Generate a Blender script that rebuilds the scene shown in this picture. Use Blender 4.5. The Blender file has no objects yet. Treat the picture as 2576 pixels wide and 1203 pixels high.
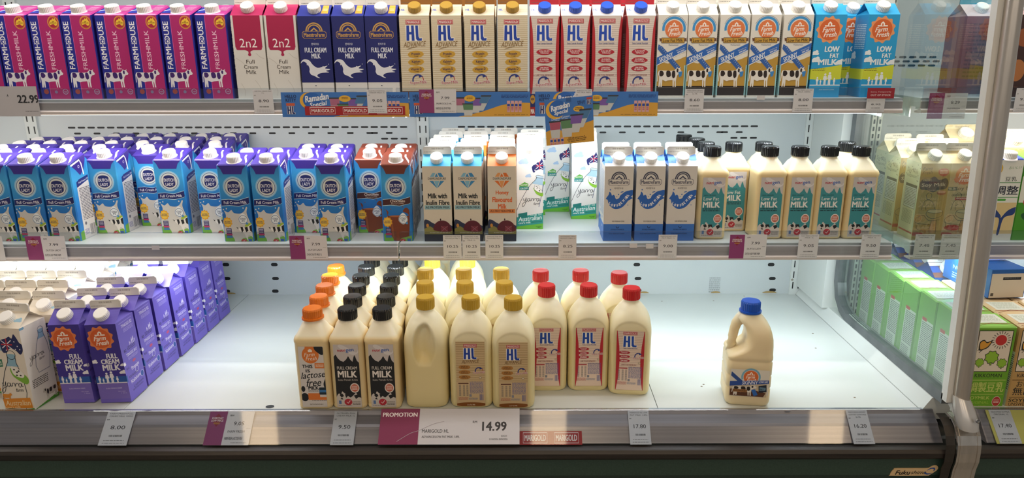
import bpy, math, random
from mathutils import Vector, Matrix
from math import sin, cos, tan, pi, radians as R, hypot
random.seed(4)
SC = bpy.context.scene; COL = SC.collection
F = 1802.0; PX, PY = 1318.0, 601.5; PITCH = R(15.36); ROLL = R(-0.12); H = 0.79
# ---------- camera (deck surface is z = 0, floor is z = -0.70)
cam = bpy.data.cameras.new('camera'); cam.sensor_width = 36; cam.lens = F/2576*36
cam.shift_x = -(PX-1288)/2576; cam.clip_start = 0.02
co = bpy.data.objects.new('camera', cam); COL.objects.link(co); SC.camera = co
RM = Matrix.Rotation(pi/2-PITCH, 3, 'X') @ Matrix.Rotation(ROLL, 3, 'Z')
co.location = (0, 0, H); co.rotation_euler = RM.to_euler()
def ray(px, py): return RM @ Vector(((px-PX)/F, -(py-PY)/F, -1))
def on_y(px, py, Y): d = ray(px, py); t = Y/d.y; return Vector((d.x*t, Y, H+d.z*t))
def on_z(px, py, z): d = ray(px, py); t = (z-H)/d.z; return Vector((d.x*t, d.y*t, z))
# ---------- materials
MC = {}
def lin(h):
    c = [int(h[i:i+2], 16)/255 for i in (0, 2, 4)]
    return tuple(x/12.92 if x <= .04045 else ((x+.055)/1.055)**2.4 for x in c)
def M(h, r=.45, met=0, key=None, **k):
    kk = (h, r, met, key)
    if kk in MC: return MC[kk]
    m = bpy.data.materials.new(key or 'paint_'+h); m.use_nodes = True
    b = m.node_tree.nodes['Principled BSDF']
    b.inputs['Base Color'].default_value = lin(h)+(1,); b.inputs['Roughness'].default_value = r; b.inputs['Metallic'].default_value = met
    for a, v in k.items(): b.inputs[a.replace('_', ' ')].default_value = v
    MC[kk] = m; return m
def nodes(m): return m.node_tree.nodes, m.node_tree.links, m.node_tree.nodes['Principled BSDF']
def grad(key, stops, z0, z1, r=.4):      # printed vertical colour blend, in the object's own coordinates
    if key in MC: return MC[key]
    m = bpy.data.materials.new(key); m.use_nodes = True; n, l, b = nodes(m)
    tc = n.new('ShaderNodeTexCoord'); sp = n.new('ShaderNodeSeparateXYZ'); mr = n.new('ShaderNodeMapRange'); cr = n.new('ShaderNodeValToRGB')
    mr.inputs[1].default_value = z0; mr.inputs[2].default_value = z1
    l.new(tc.outputs['Object'], sp.inputs[0]); l.new(sp.outputs[2], mr.inputs[0]); l.new(mr.outputs[0], cr.inputs[0]); l.new(cr.outputs[0], b.inputs['Base Color'])
    e = cr.color_ramp.elements
    e[0].position = stops[0][0]; e[0].color = lin(stops[0][1])+(1,); e[1].position = stops[-1][0]; e[1].color = lin(stops[-1][1])+(1,)
    for p, c in stops[1:-1]: x = e.new(p); x.color = lin(c)+(1,)
    b.inputs['Roughness'].default_value = r; MC[key] = m; return m
def noisy(key, c1, c2, scale, r=.5, met=0, stretch=(1, 1, 1), bump=0, det=4):
    if key in MC: return MC[key]
    m = bpy.data.materials.new(key); m.use_nodes = True; n, l, b = nodes(m)
    tc = n.new('ShaderNodeTexCoord'); mp = n.new('ShaderNodeMapping'); nz = n.new('ShaderNodeTexNoise'); cr = n.new('ShaderNodeValToRGB')
    mp.inputs['Scale'].default_value = stretch; nz.inputs['Scale'].default_value = scale; nz.inputs['Detail'].default_value = det
    l.new(tc.outputs['Object'], mp.inputs[0]); l.new(mp.outputs[0], nz.inputs['Vector']); l.new(nz.outputs[0], cr.inputs[0]); l.new(cr.outputs[0], b.inputs['Base Color'])
    cr.color_ramp.elements[0].position = .3; cr.color_ramp.elements[0].color = lin(c1)+(1,); cr.color_ramp.elements[1].position = .7; cr.color_ramp.elements[1].color = lin(c2)+(1,)
    b.inputs['Roughness'].default_value = r; b.inputs['Metallic'].default_value = met
    if bump:
        bp = n.new('ShaderNodeBump'); bp.inputs['Strength'].default_value = bump; bp.inputs['Distance'].default_value = .002
        l.new(nz.outputs[0], bp.inputs['Height']); l.new(bp.outputs[0], b.inputs['Normal'])
    MC[key] = m; return m
def clear(key, tint='F4F8F8', ior=1.45, r=.03, boost=0.0):
    if key in MC: return MC[key]
    m = bpy.data.materials.new(key); m.use_nodes = True; n = m.node_tree.nodes; l = m.node_tree.links; n.clear()
    o = n.new('ShaderNodeOutputMaterial'); mx = n.new('ShaderNodeMixShader'); t = n.new('ShaderNodeBsdfTransparent'); g = n.new('ShaderNodeBsdfGlossy'); f = n.new('ShaderNodeFresnel')
    t.inputs[0].default_value = lin(tint)+(1,); g.inputs['Roughness'].default_value = r; 
    ge = n.new('ShaderNodeNewGeometry'); mr = n.new('ShaderNodeMapRange'); mr.inputs[3].default_value = ior; mr.inputs[4].default_value = 1/ior
    l.new(ge.outputs['Backfacing'], mr.inputs[0]); l.new(mr.outputs[0], f.inputs[0])      # a thin sheet reflects alike from both sides
    fa = f.outputs[0]
    if boost:
        a = n.new('ShaderNodeMath'); a.operation = 'ADD'; a.inputs[1].default_value = boost; a.use_clamp = True; l.new(fa, a.inputs[0]); fa = a.outputs[0]
    l.new(fa, mx.inputs[0]); l.new(t.outputs[0], mx.inputs[1]); l.new(g.outputs[0], mx.inputs[2]); l.new(mx.outputs[0], o.inputs[0])
    MC[key] = m; return m
def glow(key, c, s):
    if key in MC: return MC[key]
    m = bpy.data.materials.new(key); m.use_nodes = True; b = m.node_tree.nodes['Principled BSDF']
    b.inputs['Emission Color'].default_value = lin(c)+(1,); b.inputs['Emission Strength'].default_value = s; MC[key] = m; return m
# ---------- mesh building
class MB:
    def __init__(s): s.v = []; s.f = []; s.m = []; s.sm = []; s.mats = []
    def mi(s, m):
        if isinstance(m, str): m = M(m)
        if m not in s.mats: s.mats.append(m)
        return s.mats.index(m)
    def face(s, pts, m, sm=False):
        n = len(s.v); s.v += [tuple(p) for p in pts]; s.f.append(tuple(range(n, n+len(pts)))); s.m.append(s.mi(m)); s.sm.append(sm)
    def add(s, v, f, m, sm=False):
        n = len(s.v); s.v += [tuple(p) for p in v]; i = s.mi(m)
        for q in f: s.f.append(tuple(a+n for a in q)); s.m.append(i); s.sm.append(sm)
    def box(s, x0, x1, y0, y1, z0, z1, m, b=0):
        if not b:
            v = [(x, y, z) for z in (z0, z1) for y in (y0, y1) for x in (x0, x1)]
            s.add(v, [(0, 2, 3, 1), (4, 5, 7, 6), (0, 1, 5, 4), (2, 6, 7, 3), (0, 4, 6, 2), (1, 3, 7, 5)], m); return
        r = [(z0, b), (z0+b, 0), (z1-b, 0), (z1, b)]; rings = []
        for z, i in r: rings.append([(x0+i+c*(x1-x0-2*i), y0+i+d*(y1-y0-2*i), z) for c, d in ((0, 0), (1, 0), (1, 1), (0, 1))])
        s.loft(rings, m, sm=False)
    def loft(s, rings, m, cap0=True, cap1=True, sm=True):
        k = len(rings[0]); v = [p for r in rings for p in r]; f = []
        for i in range(len(rings)-1):
            for j in range(k): a = i*k+j; b = i*k+(j+1) % k; f.append((a, b, b+k, a+k))
        s.add(v, f, m, sm)
        if cap0: s.face(list(rings[0])[::-1], m)
        if cap1: s.face(rings[-1], m)
    def cyl(s, p, ax, prof, m, n=28, rib=0, ribs=None, sm=True):       # prof: list of (dist, radius)
        ax = Vector(ax).normalized(); t = ax.orthogonal().normalized(); u = ax.cross(t); p = Vector(p); rings = []
        for k, (h, r) in enumerate(prof):
            rr = [r-(rib if (ribs is not None and k in ribs and j % 2) else 0) for j in range(n)]
            rings.append([p+ax*h+(t*cos(2*pi*j/n)+u*sin(2*pi*j/n))*rr[j] for j in range(n)])
        s.loft(rings, m, sm=sm)
    def tube(s, pts, r, m, n=8):
        pts = [Vector(p) for p in pts]; rings = []
        up = Vector((0, 0, 1)); 
        for i, p in enumerate(pts):
            d = (pts[min(i+1, len(pts)-1)]-pts[max(i-1, 0)]).normalized()
            a = d.cross(up); a = a.normalized() if a.length > .05 else d.cross(Vector((0, 1, 0))).normalized()
            b = d.cross(a).normalized(); rr = r[i] if isinstance(r, (list, tuple)) else r
            rings.append([p+(a*cos(2*pi*j/n)+b*sin(2*pi*j/n))*rr for j in range(n)])
        s.loft(rings, m)
    def mesh(s, name):
        me = bpy.data.meshes.new(name); me.from_pydata(s.v, [], s.f)
        for m in s.mats: me.materials.append(m)
        me.polygons.foreach_set('material_index', s.m); me.polygons.foreach_set('use_smooth', s.sm)
        me.update(); return me
def link(name, data, parent=None, loc=None, rot=None):
    o = bpy.data.objects.new(name, data); COL.objects.link(o)
    if parent: o.parent = parent
    if loc is not None: o.location = loc
    if rot is not None: o.rotation_euler = rot
    return o
def obj(name, mb, parent=None, loc=None, rot=None): return link(name, mb.mesh(name), parent, loc, rot)
def tag(o, label, cat, group=None):
    o['label'] = label; o['category'] = cat
    if group: o['group'] = group
    return o
def struct(o): o['kind'] = 'structure'; return o
# ---------- flat print: u right, v down, in units of 1/100 of the face's width
TC = {}
def textdata(s, b, sh):
    k = (s, b, sh)
    if k in TC: return TC[k]
    cu = bpy.data.curves.new('t', 'FONT'); cu.body = s; cu.resolution_u = 2; cu.shear = sh; cu.align_x = 'CENTER'; cu.space_line = .85
    ob = bpy.data.objects.new('t', cu); me = bpy.data.meshes.new_from_object(ob)
    v = [(p.co.x, p.co.y) for p in me.vertices]; f = [tuple(p.vertices) for p in me.polygons]
    x = [a for a, _ in v] or [0, 1]; y = [a for _, a in v] or [0, 1]; bb = (min(x), max(x), min(y), max(y))
    bpy.data.objects.remove(ob); bpy.data.curves.remove(cu); bpy.data.meshes.remove(me)
    TC[k] = (v, f, bb); return TC[k]
def smoothp(pts, closed=True, n=5):
    out = []; k = len(pts); rng = range(k if closed else k-1)
    for i in rng:
        g = (lambda j: pts[j % k]) if closed else (lambda j: pts[max(0, min(k-1, j))])
        a, b, c, d = g(i-1), g(i), g(i+1), g(i+2)
        for q in range(n):
            t = q/n; t2 = t*t; t3 = t2*t
            out.append(tuple(.5*(2*b[e]+(c[e]-a[e])*t+(2*a[e]-5*b[e]+4*c[e]-d[e])*t2+(3*b[e]-a[e]-3*c[e]+d[e])*t3) for e in (0, 1)))
    if not closed: out.append(pts[-1])
    return out
class Art:
    eps = .00006
    def __init__(s, mb, O, U, V, unit, lim=None): s.mb = mb; s.O = Vector(O); s.U = Vector(U).normalized(); s.V = Vector(V).normalized(); s.N = s.V.cross(s.U).normalized(); s.k = unit; s.du = s.dv = 0; s.sc = 1; s.lim = lim; s.sv = 1
    n = 0
    lim = None
    def P(s, u, v, L):
        if s.lim: u = min(max(u, s.lim[0]), s.lim[1]); v = min(max(v, s.lim[2]), s.lim[3]/s.sv)      # print ends at the edge of its panel
        return s.O+s.U*((u*s.sc+s.du)*s.k)+s.V*((v*s.sv+s.dv)*s.k)+s.N*(L*s.eps+(s.n % 50)*0.9e-6)
    def p(s, pts, c, L=1, smooth=False):
        s.n += 1
        if smooth: pts = smoothp(pts)
        s.mb.face([s.P(u, v, L) for u, v in pts][::-1], c)
    def r(s, x0, y0, x1, y1, c, L=1, rad=0):
        if not rad: return s.p([(x0, y0), (x1, y0), (x1, y1), (x0, y1)], c, L)
        q = []
        for cx, cy, a in ((x1-rad, y0+rad, -90), (x1-rad, y1-rad, 0), (x0+rad, y1-rad, 90), (x0+rad, y0+rad, 180)):
            for i in range(5): t = R(a+i*22.5); q.append((cx+rad*cos(t), cy+rad*sin(t)))
        s.p(q, c, L)
    def e(s, cx, cy, rx, ry=None, c='FFFFFF', L=1, n=28, ang=0):
        ry = rx if ry is None else ry; a = R(ang)
        s.p([(cx+rx*cos(2*pi*i/n)*cos(a)-ry*sin(2*pi*i/n)*sin(a), cy+rx*cos(2*pi*i/n)*sin(a)+ry*sin(2*pi*i/n)*cos(a)) for i in range(n)], c, L)
    def arc(s, cx, cy, r0, r1, a0, a1, c, L=1, n=24):
        for i in range(n):
            t = R(a0+(a1-a0)*i/n); w = R(a0+(a1-a0)*(i+1)/n)
            s.p([(cx+r0*cos(t), cy+r0*sin(t)), (cx+r1*cos(t), cy+r1*sin(t)), (cx+r1*cos(w), cy+r1*sin(w)), (cx+r0*cos(w), cy+r0*sin(w))], c, L)
    def s_(s, pts, w, c, L=1, smooth=True, closed=False):
        if smooth: pts = smoothp(pts, closed, 4)
        if closed: pts = list(pts)+[pts[0]]
        k = len(pts); l = []; r = []
        for i in range(k):
            a = pts[max(0, i-1)] if not (closed and i == 0) else pts[-2]; b = pts[min(k-1, i+1)] if not (closed and i == k-1) else pts[1]
            d = (b[0]-a[0], b[1]-a[1]); q = hypot(*d) or 1; n = (-d[1]/q*w/2, d[0]/q*w/2)
            l.append((pts[i][0]+n[0], pts[i][1]+n[1])); r.append((pts[i][0]-n[0], pts[i][1]-n[1]))
        for i in range(k-1): s.p([l[i], l[i+1], r[i+1], r[i]], c, L)
    def t(s, txt, cx, cy, w, h, c, L=2, ang=0, b=.02, sh=0):
        v, f, (x0, x1, y0, y1) = textdata(txt, 0, sh)
        if not v: return
        a = R(ang); ca, sa = cos(a), sin(a); k = len(v); nl = txt.count('\n')+1
        bx = min(b, .055)*.62*h/(y1-y0); bx = min(bx, w/max(1, len(max(txt.split('\n'), key=len)))*.09); by = bx*.5; w = w-2*bx; h = h-2*by
        for sx, sy in (((0, 0),) if b < .008 else (((-1, 0), (1, 0)) if b < .025 else ((-1, -1), (1, -1), (-1, 1), (1, 1), (0, 0)))):
            s.n += 1; out = []
            for x, y in v:
                p = ((x-x0)/(x1-x0)-.5)*w+sx*bx; q = -((y-y0)/(y1-y0)-.5)*h+sy*by
                out.append(s.P(cx+p*ca+q*sa, cy-p*sa+q*ca, L))
            s.mb.add(out, f, c)
        return
    def micro(s, x0, y0, x1, y1, n, c, L=2, fill=.45, seed=1):     # lines of print too small to read
        rnd = random.Random(seed); dy = (y1-y0)/n
        for i in range(n):
            x = x0
            while x < x1:
                w = min(rnd.uniform(.06, .2)*(x1-x0), x1-x); s.r(x, y0+i*dy, x+w, y0+i*dy+dy*fill, c, L); x += w+(x1-x0)*.03
    def bars(s, x0, y0, x1, y1, n, c, L=2, seed=3):
        rnd = random.Random(seed); d = (x1-x0)/n
        for i in range(n): s.r(x0+i*d, y0, x0+i*d+d*rnd.uniform(.25, .75), y1, c, L)
    def cow(s, x0, y0, x1, y1, c, patch, L=1, flip=False, patchL=None):
        def q(P): return [((x0+(1-u if flip else u)*(x1-x0)), y0+v*(y1-y0)) for u, v in P]
        body = [(.02, .30), (.06, .18), (.12, .16), (.35, .17), (.55, .18), (.70, .15), (.78, .06), (.80, -.02), (.83, .05), (.90, .04), (.95, -.01), (.93, .08), (1, .22), (.97, .30), (.88, .32), (.82, .42), (.79, .58), (.78, .72), (.79, .98), (.74, .98), (.73, .72), (.70, .64), (.70, .98), (.66, .98), (.64, .64), (.45, .66), (.36, .70), (.28, .66), (.22, .62), (.22, .80), (.21, .98), (.16, .98), (.15, .75), (.12, .98), (.07, .98), (.08, .6), (.07, .35), (.045, .45), (.03, .7), (0, .72), (.01, .5)]
        s.p(q(body), c, L)
        for P in ([(.10, .2), (.22, .2), (.27, .34), (.2, .45), (.1, .42)], [(.38, .2), (.52, .2), (.56, .42), (.46, .5), (.38, .42)], [(.62, .2), (.72, .2), (.74, .46), (.66, .55), (.6, .4)], [(.8, .08), (.86, .1), (.85, .25), (.79, .22)]):
            s.p(smoothp(q(P)), patch, L+1)
# ---------- shared emblems
def ff_logo(a, cx, cy, r, c='E8743A', c2='F3A26B', burst=True, L=1):
    if burst: a.p([(cx+r*(1.32 if i % 2 else 1.13)*cos(2*pi*i/22), cy+r*(1.32 if i % 2 else 1.13)*sin(2*pi*i/22)) for i in range(22)], c2, L, True)
    a.e(cx, cy, r, r, c, L+1); w = 'FBEFE4'
    a.p([(cx-.2*r, cy-.35*r), (cx-.2*r, cy-.6*r), (cx, cy-.78*r), (cx+.2*r, cy-.6*r), (cx+.2*r, cy-.35*r)], w, L+2)
    a.r(cx-.07*r, cy-.58*r, cx+.07*r, cy-.35*r, c, L+3); a.r(cx-.5*r, cy-.42*r, cx+.5*r, cy-.3*r, w, L+2)
    a.t('Farm', cx-.08*r, cy-.02*r, 1.25*r, .46*r, w, L+2, 4, .03, .35); a.t('Fresh', cx+.1*r, cy+.46*r, 1.3*r, .46*r, w, L+2, 4, .03, .35)
def marigold(a, cx, cy, w, h, L=2, red='B5222B'):
    a.r(cx-w/2, cy-h/2, cx+w/2, cy+h/2, red, L); a.r(cx-w*.46, cy-h*.40, cx+w*.46, cy+h*.40, 'F3E8E4', L+1); a.r(cx-w*.445, cy-h*.35, cx+w*.445, cy+h*.35, red, L+2)
    a.t('MARIGOLD', cx, cy, w*.82, h*.46, 'F7EEE9', L+3, 0, .025)
def hl(a, x0, y0, x1, y1, L=2, c='1C3F9E'):
    w = x1-x0; h = y1-y0; a.r(x0-.03*w, y0-.02*h, x0+.6*w, y1+.02*h, 'F2EEE6', L)
    a.p([(x0+.56*w, y0-.02*h), (x0+.82*w, y0-.02*h), (x0+.82*w, y1-.2*h), (x1+.04*w, y1-.2*h), (x1+.02*w, y1+.02*h), (x0+.56*w, y1+.02*h)], 'F2EEE6', L)
    a.p([(x0+.03*w, y0), (x0+.2*w, y0), (x0+.2*w, y0+.42*h), (x0+.33*w, y0+.42*h), (x0+.33*w, y0), (x0+.5*w, y0), (x0+.52*w, y1), (x0+.34*w, y1), (x0+.34*w, y0+.58*h), (x0+.19*w, y0+.58*h), (x0+.18*w, y1), (x0, y1)], c, L+1)
    a.p([(x0+.6*w, y0), (x0+.77*w, y0), (x0+.78*w, y0+.72*h), (x0+.84*w, y0+.84*h), (x1, y0+.82*h), (x1-.02*w, y1), (x0+.72*w, y1), (x0+.62*w, y0+.88*h)], c, L+1)
def supermilk(a, cx, cy, w, L=2):
    h = w*.6; a.arc(cx, cy-h*.05, w*.26, w*.34, 165, 300, '26357F', L, 14); a.p([(cx+w*.02, cy-h*.62), (cx+w*.3, cy-h*.42), (cx+w*.05, cy-h*.28)], '26357F', L+1)
    a.arc(cx, cy-h*.05, w*.28, w*.32, -50, 30, 'B5343C', L, 8); a.t('SuperMilk', cx, cy+h*.18, w, h*.42, 'F8F4F0', L+2, 3, .07, .1); a.t('SuperMilk', cx, cy+h*.18, w*.97, h*.36, 'B03040', L+3, 3, .01, .1)
def maestro(a, ink, bg, L=1, y=18, gold=None):
    g = gold or ink
    for r0, r1 in ((23, 27), (17.5, 21)): a.arc(50, y+28, r0, r1, 180, 360, g, L, 20)
    a.p([(36, y+28), (50, y+16), (64, y+28)], g, L); a.p([(42, y+28), (50, y+21), (58, y+28)], bg, L+1)
    o = [(12, y+31), (17, y+27), (83, y+27), (88, y+31), (88, y+44), (83, y+49), (56, y+49), (50, y+52), (44, y+49), (17, y+49), (12, y+44)]
    a.p(o, g, L+1); a.p([(50+(u-50)*.965, y+38+(v-y-38)*.89) for u, v in o], bg, L+2); a.t('MaestroFarm', 50, y+38, 66, 13, g, L+3, 0, .03)
def splash(a, c, L=2, y=0):
    a.p([(u, v-131+y) for u, v in [(0, 143), (5, 134), (15, 130), (28, 134), (37, 146), (48, 155), (58, 156), (70, 153), (84, 150), (76, 158), (92, 161), (78, 166), (88, 170), (66, 172), (53, 176), (50, 182), (58, 188), (48, 186), (40, 181), (31, 178), (26, 169), (27, 160), (24, 150), (16, 140), (8, 137)]], c, L, True)
    a.e(20, 15+y, 1.1, 3, c, L, 10); a.e(88, 14+y, 1.2, 1.2, c, L, 10)
    a.e(70, 21+y, 1.4, 1.4, c, L, 10); a.e(26, 15+y, 1.2, 2.4, c, L, 10)
def family(a, x0, y, w, c='F4F1F6', L=2):
    for u, hgt in ((.05, .62), (.22, .42), (.42, .9), (.64, 1), (.88, .55)):
        h = hgt*w*.6; x = x0+u*w; r = h*.1; a.e(x, y-h+r, r, r, c, L, 12)
        a.p([(x-r*1.2, y-h+2.2*r), (x+r*1.2, y-h+2.2*r), (x+r*1.8, y-h*.45), (x+r*.9, y-h*.45), (x+r, y), (x+.1*r, y), (x, y-h*.35), (x-.1*r, y), (x-r, y), (x-r*.9, y-h*.45), (x-r*1.8, y-h*.45)], c, L)
def cloud(a, cx, cy, s, c, L=1):
    a.e(cx, cy, s, s*.62, c, L, 14); a.e(cx-s*.7, cy+s*.25, s*.6, s*.42, c, L, 14); a.e(cx+s*.5, cy-s*.35, s*.55, s*.55, c, L, 14); a.e(cx+s*.7, cy+s*.25, s*.6, s*.4, c, L, 14)
# ---------- carton faces (u 0..100, v 0.. down from the top edge of the face)
def a_farmhouse(a):
    a.r(0, 0, 33, 275, '1E2590', 1); a.r(33, 0, 100, 275, 'B0206B', 1); a.r(32, 0, 33.6, 275, 'D65FA0', 2); a.r(99, 0, 100, 275, 'D65FA0', 2)
    a.t('FARMHOUSE', 16, 92, 146, 17, 'F0EDF2', 2, 90, .035); a.t('FRESHMILK', 58, 106, 120, 14, 'F2C6DC', 2, 90, .02)
    a.e(16, 79.5, 9, 9, '1E2590', 3); a.arc(16, 79.5, 6.5, 8.3, 0, 360, 'EDEAF0', 4, 18); a.e(17, 80, 3, 4, 'EDEAF0', 4, 12)
    a.e(79, 22, 18, 20, 'F0B23A', 2); a.e(79, 22, 16.6, 18.5, 'B5203A', 3); a.e(79, 22, 15.6, 17.4, 'E8A43A', 4); a.e(79, 22, 14.6, 16.4, 'AE1F3C', 5)
    a.p([(67, 22), (71, 15), (76, 13), (79, 9), (82, 12), (85, 8), (88, 14), (92, 21), (90, 29), (85, 32), (80, 27), (73, 28), (68, 29)], 'F2C53C', 6, True); a.t('100%\nAUSTRALIAN', 79, 21, 20, 8, '6B2A14', 7)
    a.cow(4, 166, 84, 224, 'E6E2E6', '3E1B6B', 3)
    a.e(20, 236, 8, 8, 'A8473C', 3, 16); a.e(52, 237, 5, 5, '8F7FA5', 3, 14); a.arc(82, 236, 7, 9, 0, 360, 'B7A8C8', 3, 14); a.t('halal', 82, 236, 9, 5, 'B7A8C8', 3)
def a_farmside(a):
    a.r(0, 0, 100, 275, '1D2488', 1); a.r(62, 0, 100, 275, 'A31E66', 2); a.t('FARMHOUSE', 40, 104, 160, 19, 'E8E6EE', 3, 90, .035); a.micro(70, 40, 94, 230, 26, 'D9A8C6', 3)
def a_2n2(a):
    a.r(7, -1, 93, 98, 'A81848', 1); a.r(9, 90, 91, 106, 'A81848', 1, 5); a.p([(36, 105), (64, 105), (54, 110), (53, 117), (47, 117), (46, 110)], 'A81848', 1, True); a.e(50, 120, 5, 5, 'A81848', 2, 16)
    a.t('2n2', 49, 84, 55, 27, 'F4E9E6', 2, 0, .005)
    for w, y, q in (('Full', 142, 26), ('Cream', 158, 44), ('Milk', 174, 32)): a.t(w, 50, y, q, 12, '33261F', 2, 0, .004)
    for P in ([(5, 130), (30, 150), (36, 180)], [(60, 200), (74, 222), (80, 252)], [(14, 210), (24, 232), (22, 250)], [(70, 115), (84, 128), (95, 132)]): a.s_(P, 1.6, 'C9C3BA', 1)
def a_marble(a):
    a.t('2n2', 50, 60, 50, 22, 'A81848', 2); a.micro(12, 95, 88, 240, 24, '9A948C', 2)
def a_maestro_navy(a):
    a.r(0, 0, 100, 202, '1B2167', 1); maestro(a, 'C9B48C', '1B2167', 2, 18, 'C79A4E'); a.t('전지우유', 50, 84, 24, 7, 'D5D8E6', 2)
    a.t('FULL CREAM', 50, 102, 68, 15, 'E4E6EF', 2, 0, .03); a.t('MILK', 50, 120, 28, 15, 'E4E6EF', 2, 0, .03); splash(a, 'E2E2E6', 2, 131)
    a.e(43, 212, 2.6, 1.6, '3A3F55', 2, 10); a.t('KREAM PENUH', 50, 232, 30, 3, '888888', 2); a.t('SUSU PENUH KRIM', 46, 246, 30, 5, '444444', 2)
def a_maestro_white(a):
    maestro(a, '31364F', 'D9D3CB', 2, 18); a.t('저지방우유', 50, 78, 32, 7, '3A3A40', 2)
    b = '2C63B5'
    a.p([(18, 90), (15, 101), (6, 115), (12, 119), (15, 130), (20, 140), (34, 151), (49, 152), (64, 146), (76, 134), (85, 122), (100, 113), (94, 108), (100, 101), (100, 85), (86, 86), (73, 90), (64, 97), (56, 104), (52, 113), (43, 117), (39, 112), (37, 105), (32, 101), (27, 104), (24, 96)], b, 2, True)
    a.e(21, 83, 2.2, 2.6, b, 2, 12); a.e(50, 100, 2.2, 2.6, b, 2, 12); a.e(62, 91, 6, 1.6, b, 2, 12, -14); a.e(84, 138, 1.6, 1.6, b, 2, 10); a.e(44, 108, 1.4, 1.8, b, 2, 10)
    for ch, x, y, g in (('L', 21, 132, -24), ('o', 28, 138, -14), ('w', 37, 140, -6), ('F', 48, 139, 8), ('a', 55, 135, 20), ('t', 60, 130, 28), ('M', 68, 122, 40), ('i', 74, 115, 46), ('l', 78, 110, 48), ('k', 83, 103, 52)): a.t(ch, x, y, 6.5 if ch != 'i' else 2, 10, 'EFEDEA', 3, g, .03)
    a.t('SUSU RENDAH LEMAK', 52, 197, 44, 5.5, '4A443E', 2); a.r(0, 207, 100, 276, '3E74C4', 1); a.arc(50, 216, 4, 6, 0, 200, '23345E', 2, 10); a.t('SUITABLE FOR BARISTA', 50, 227, 48, 5, '23345E', 2); a.t('SUSU RENDAH LEMAK', 48, 242, 56, 4, '23345E', 2)
def a_blue_side(a): a.r(0, 207, 100, 276, '3E74C4', 1); a.micro(12, 20, 88, 180, 30, '7A8FB5', 2); a.e(50, 190, 6, 6, '2C63B5', 2); a.e(50, 222, 5, 5, 'E0E4EA', 2)
def a_navy_side(a): a.r(0, 0, 100, 202, '1B2167', 1); a.micro(15, 60, 85, 190, 24, '8F93B8', 2)
def lines(a, c, y0=2, y1=268, d=6.3, x0=0, x1=100, w=.8):
    y = y0
    while y < y1: a.r(x0, y, x1, y+w, c, 1); y += d
def a_hl_gold(a):
    lines(a, 'B08F4C'); marigold(a, 47, 21, 51, 15, 2); hl(a, 22, 32, 74, 81, 2)
    a.t('ADVANCE', 49, 92, 76, 17, '8C6F45', 4, 3, .015, .3); a.p([(20, 110), (36, 102), (62, 99), (40, 104)], '8C6F45', 4)
    for w, y in (('Protein', 125), ('Kalsium', 150), ('Vitamin D', 175)):
        a.e(51, y, 27, 12, 'D9B052', 2, 28, -3); a.e(51, y, 25.5, 10.8, 'C79A36', 3, 28, -3); a.t(w, 51, y-2, 28 if w[0] != 'V' else 36, 8, '2B2350', 4, 3, .03); a.t('Tinggi', 52, y+6, 16, 5, '57401F', 4, 3, .02)
    supermilk(a, 56, 212, 60, 2); a.r(0, 246, 100, 268, '6B4423', 2)
def a_hl_red(a):
    lines(a, '8E857E', w=.6)
    for s in (0, 1): a.p([(s*100+(1-2*s)*u, v) for u, v in ((0, 0), (2, 4), (8, 45), (11, 100), (12, 150), (11, 200), (8, 250), (4, 268), (0, 268))], 'B3202A', 2)
    marigold(a, 51, 18, 54, 15, 3); hl(a, 22, 32, 76, 83, 3, '1E49B0'); a.t('Susu Lemak Rendah', 49, 92, 54, 6, '3C4A86', 4, 0, .02)
    for w, y in (('KALSIUM\nTINGGI', 121), ('SUMBER\nPROTEIN', 149), ('LEMAK RENDAH\n98% TANPA LEMAK', 177)):
        a.p([(20+1, y), (32, y-8), (48, y-10), (65, y-8), (78, y), (65, y+8), (48, y+10), (32, y+8)], 'B02030', 3, True); a.t(w, 49, y, 34, 12, 'F0E0DC', 4, 0, .02)
    a.t('LAKTOSA RENDAH', 49, 199, 58, 6, '8C3438', 3, 0, .02); a.r(11, 199, 17, 199.8, '8C3438', 3); a.r(82, 199, 88, 199.8, '8C3438', 3); supermilk(a, 48, 226, 62, 3)
def a_stripe_side(a): lines(a, 'A88A50'); a.micro(14, 40, 86, 240, 30, '7A6648', 2)
def a_red_side(a): a.r(0, 0, 100, 268, 'A81E28', 1); a.micro(20, 60, 80, 240, 30, 'E4C9C4', 2)
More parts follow.
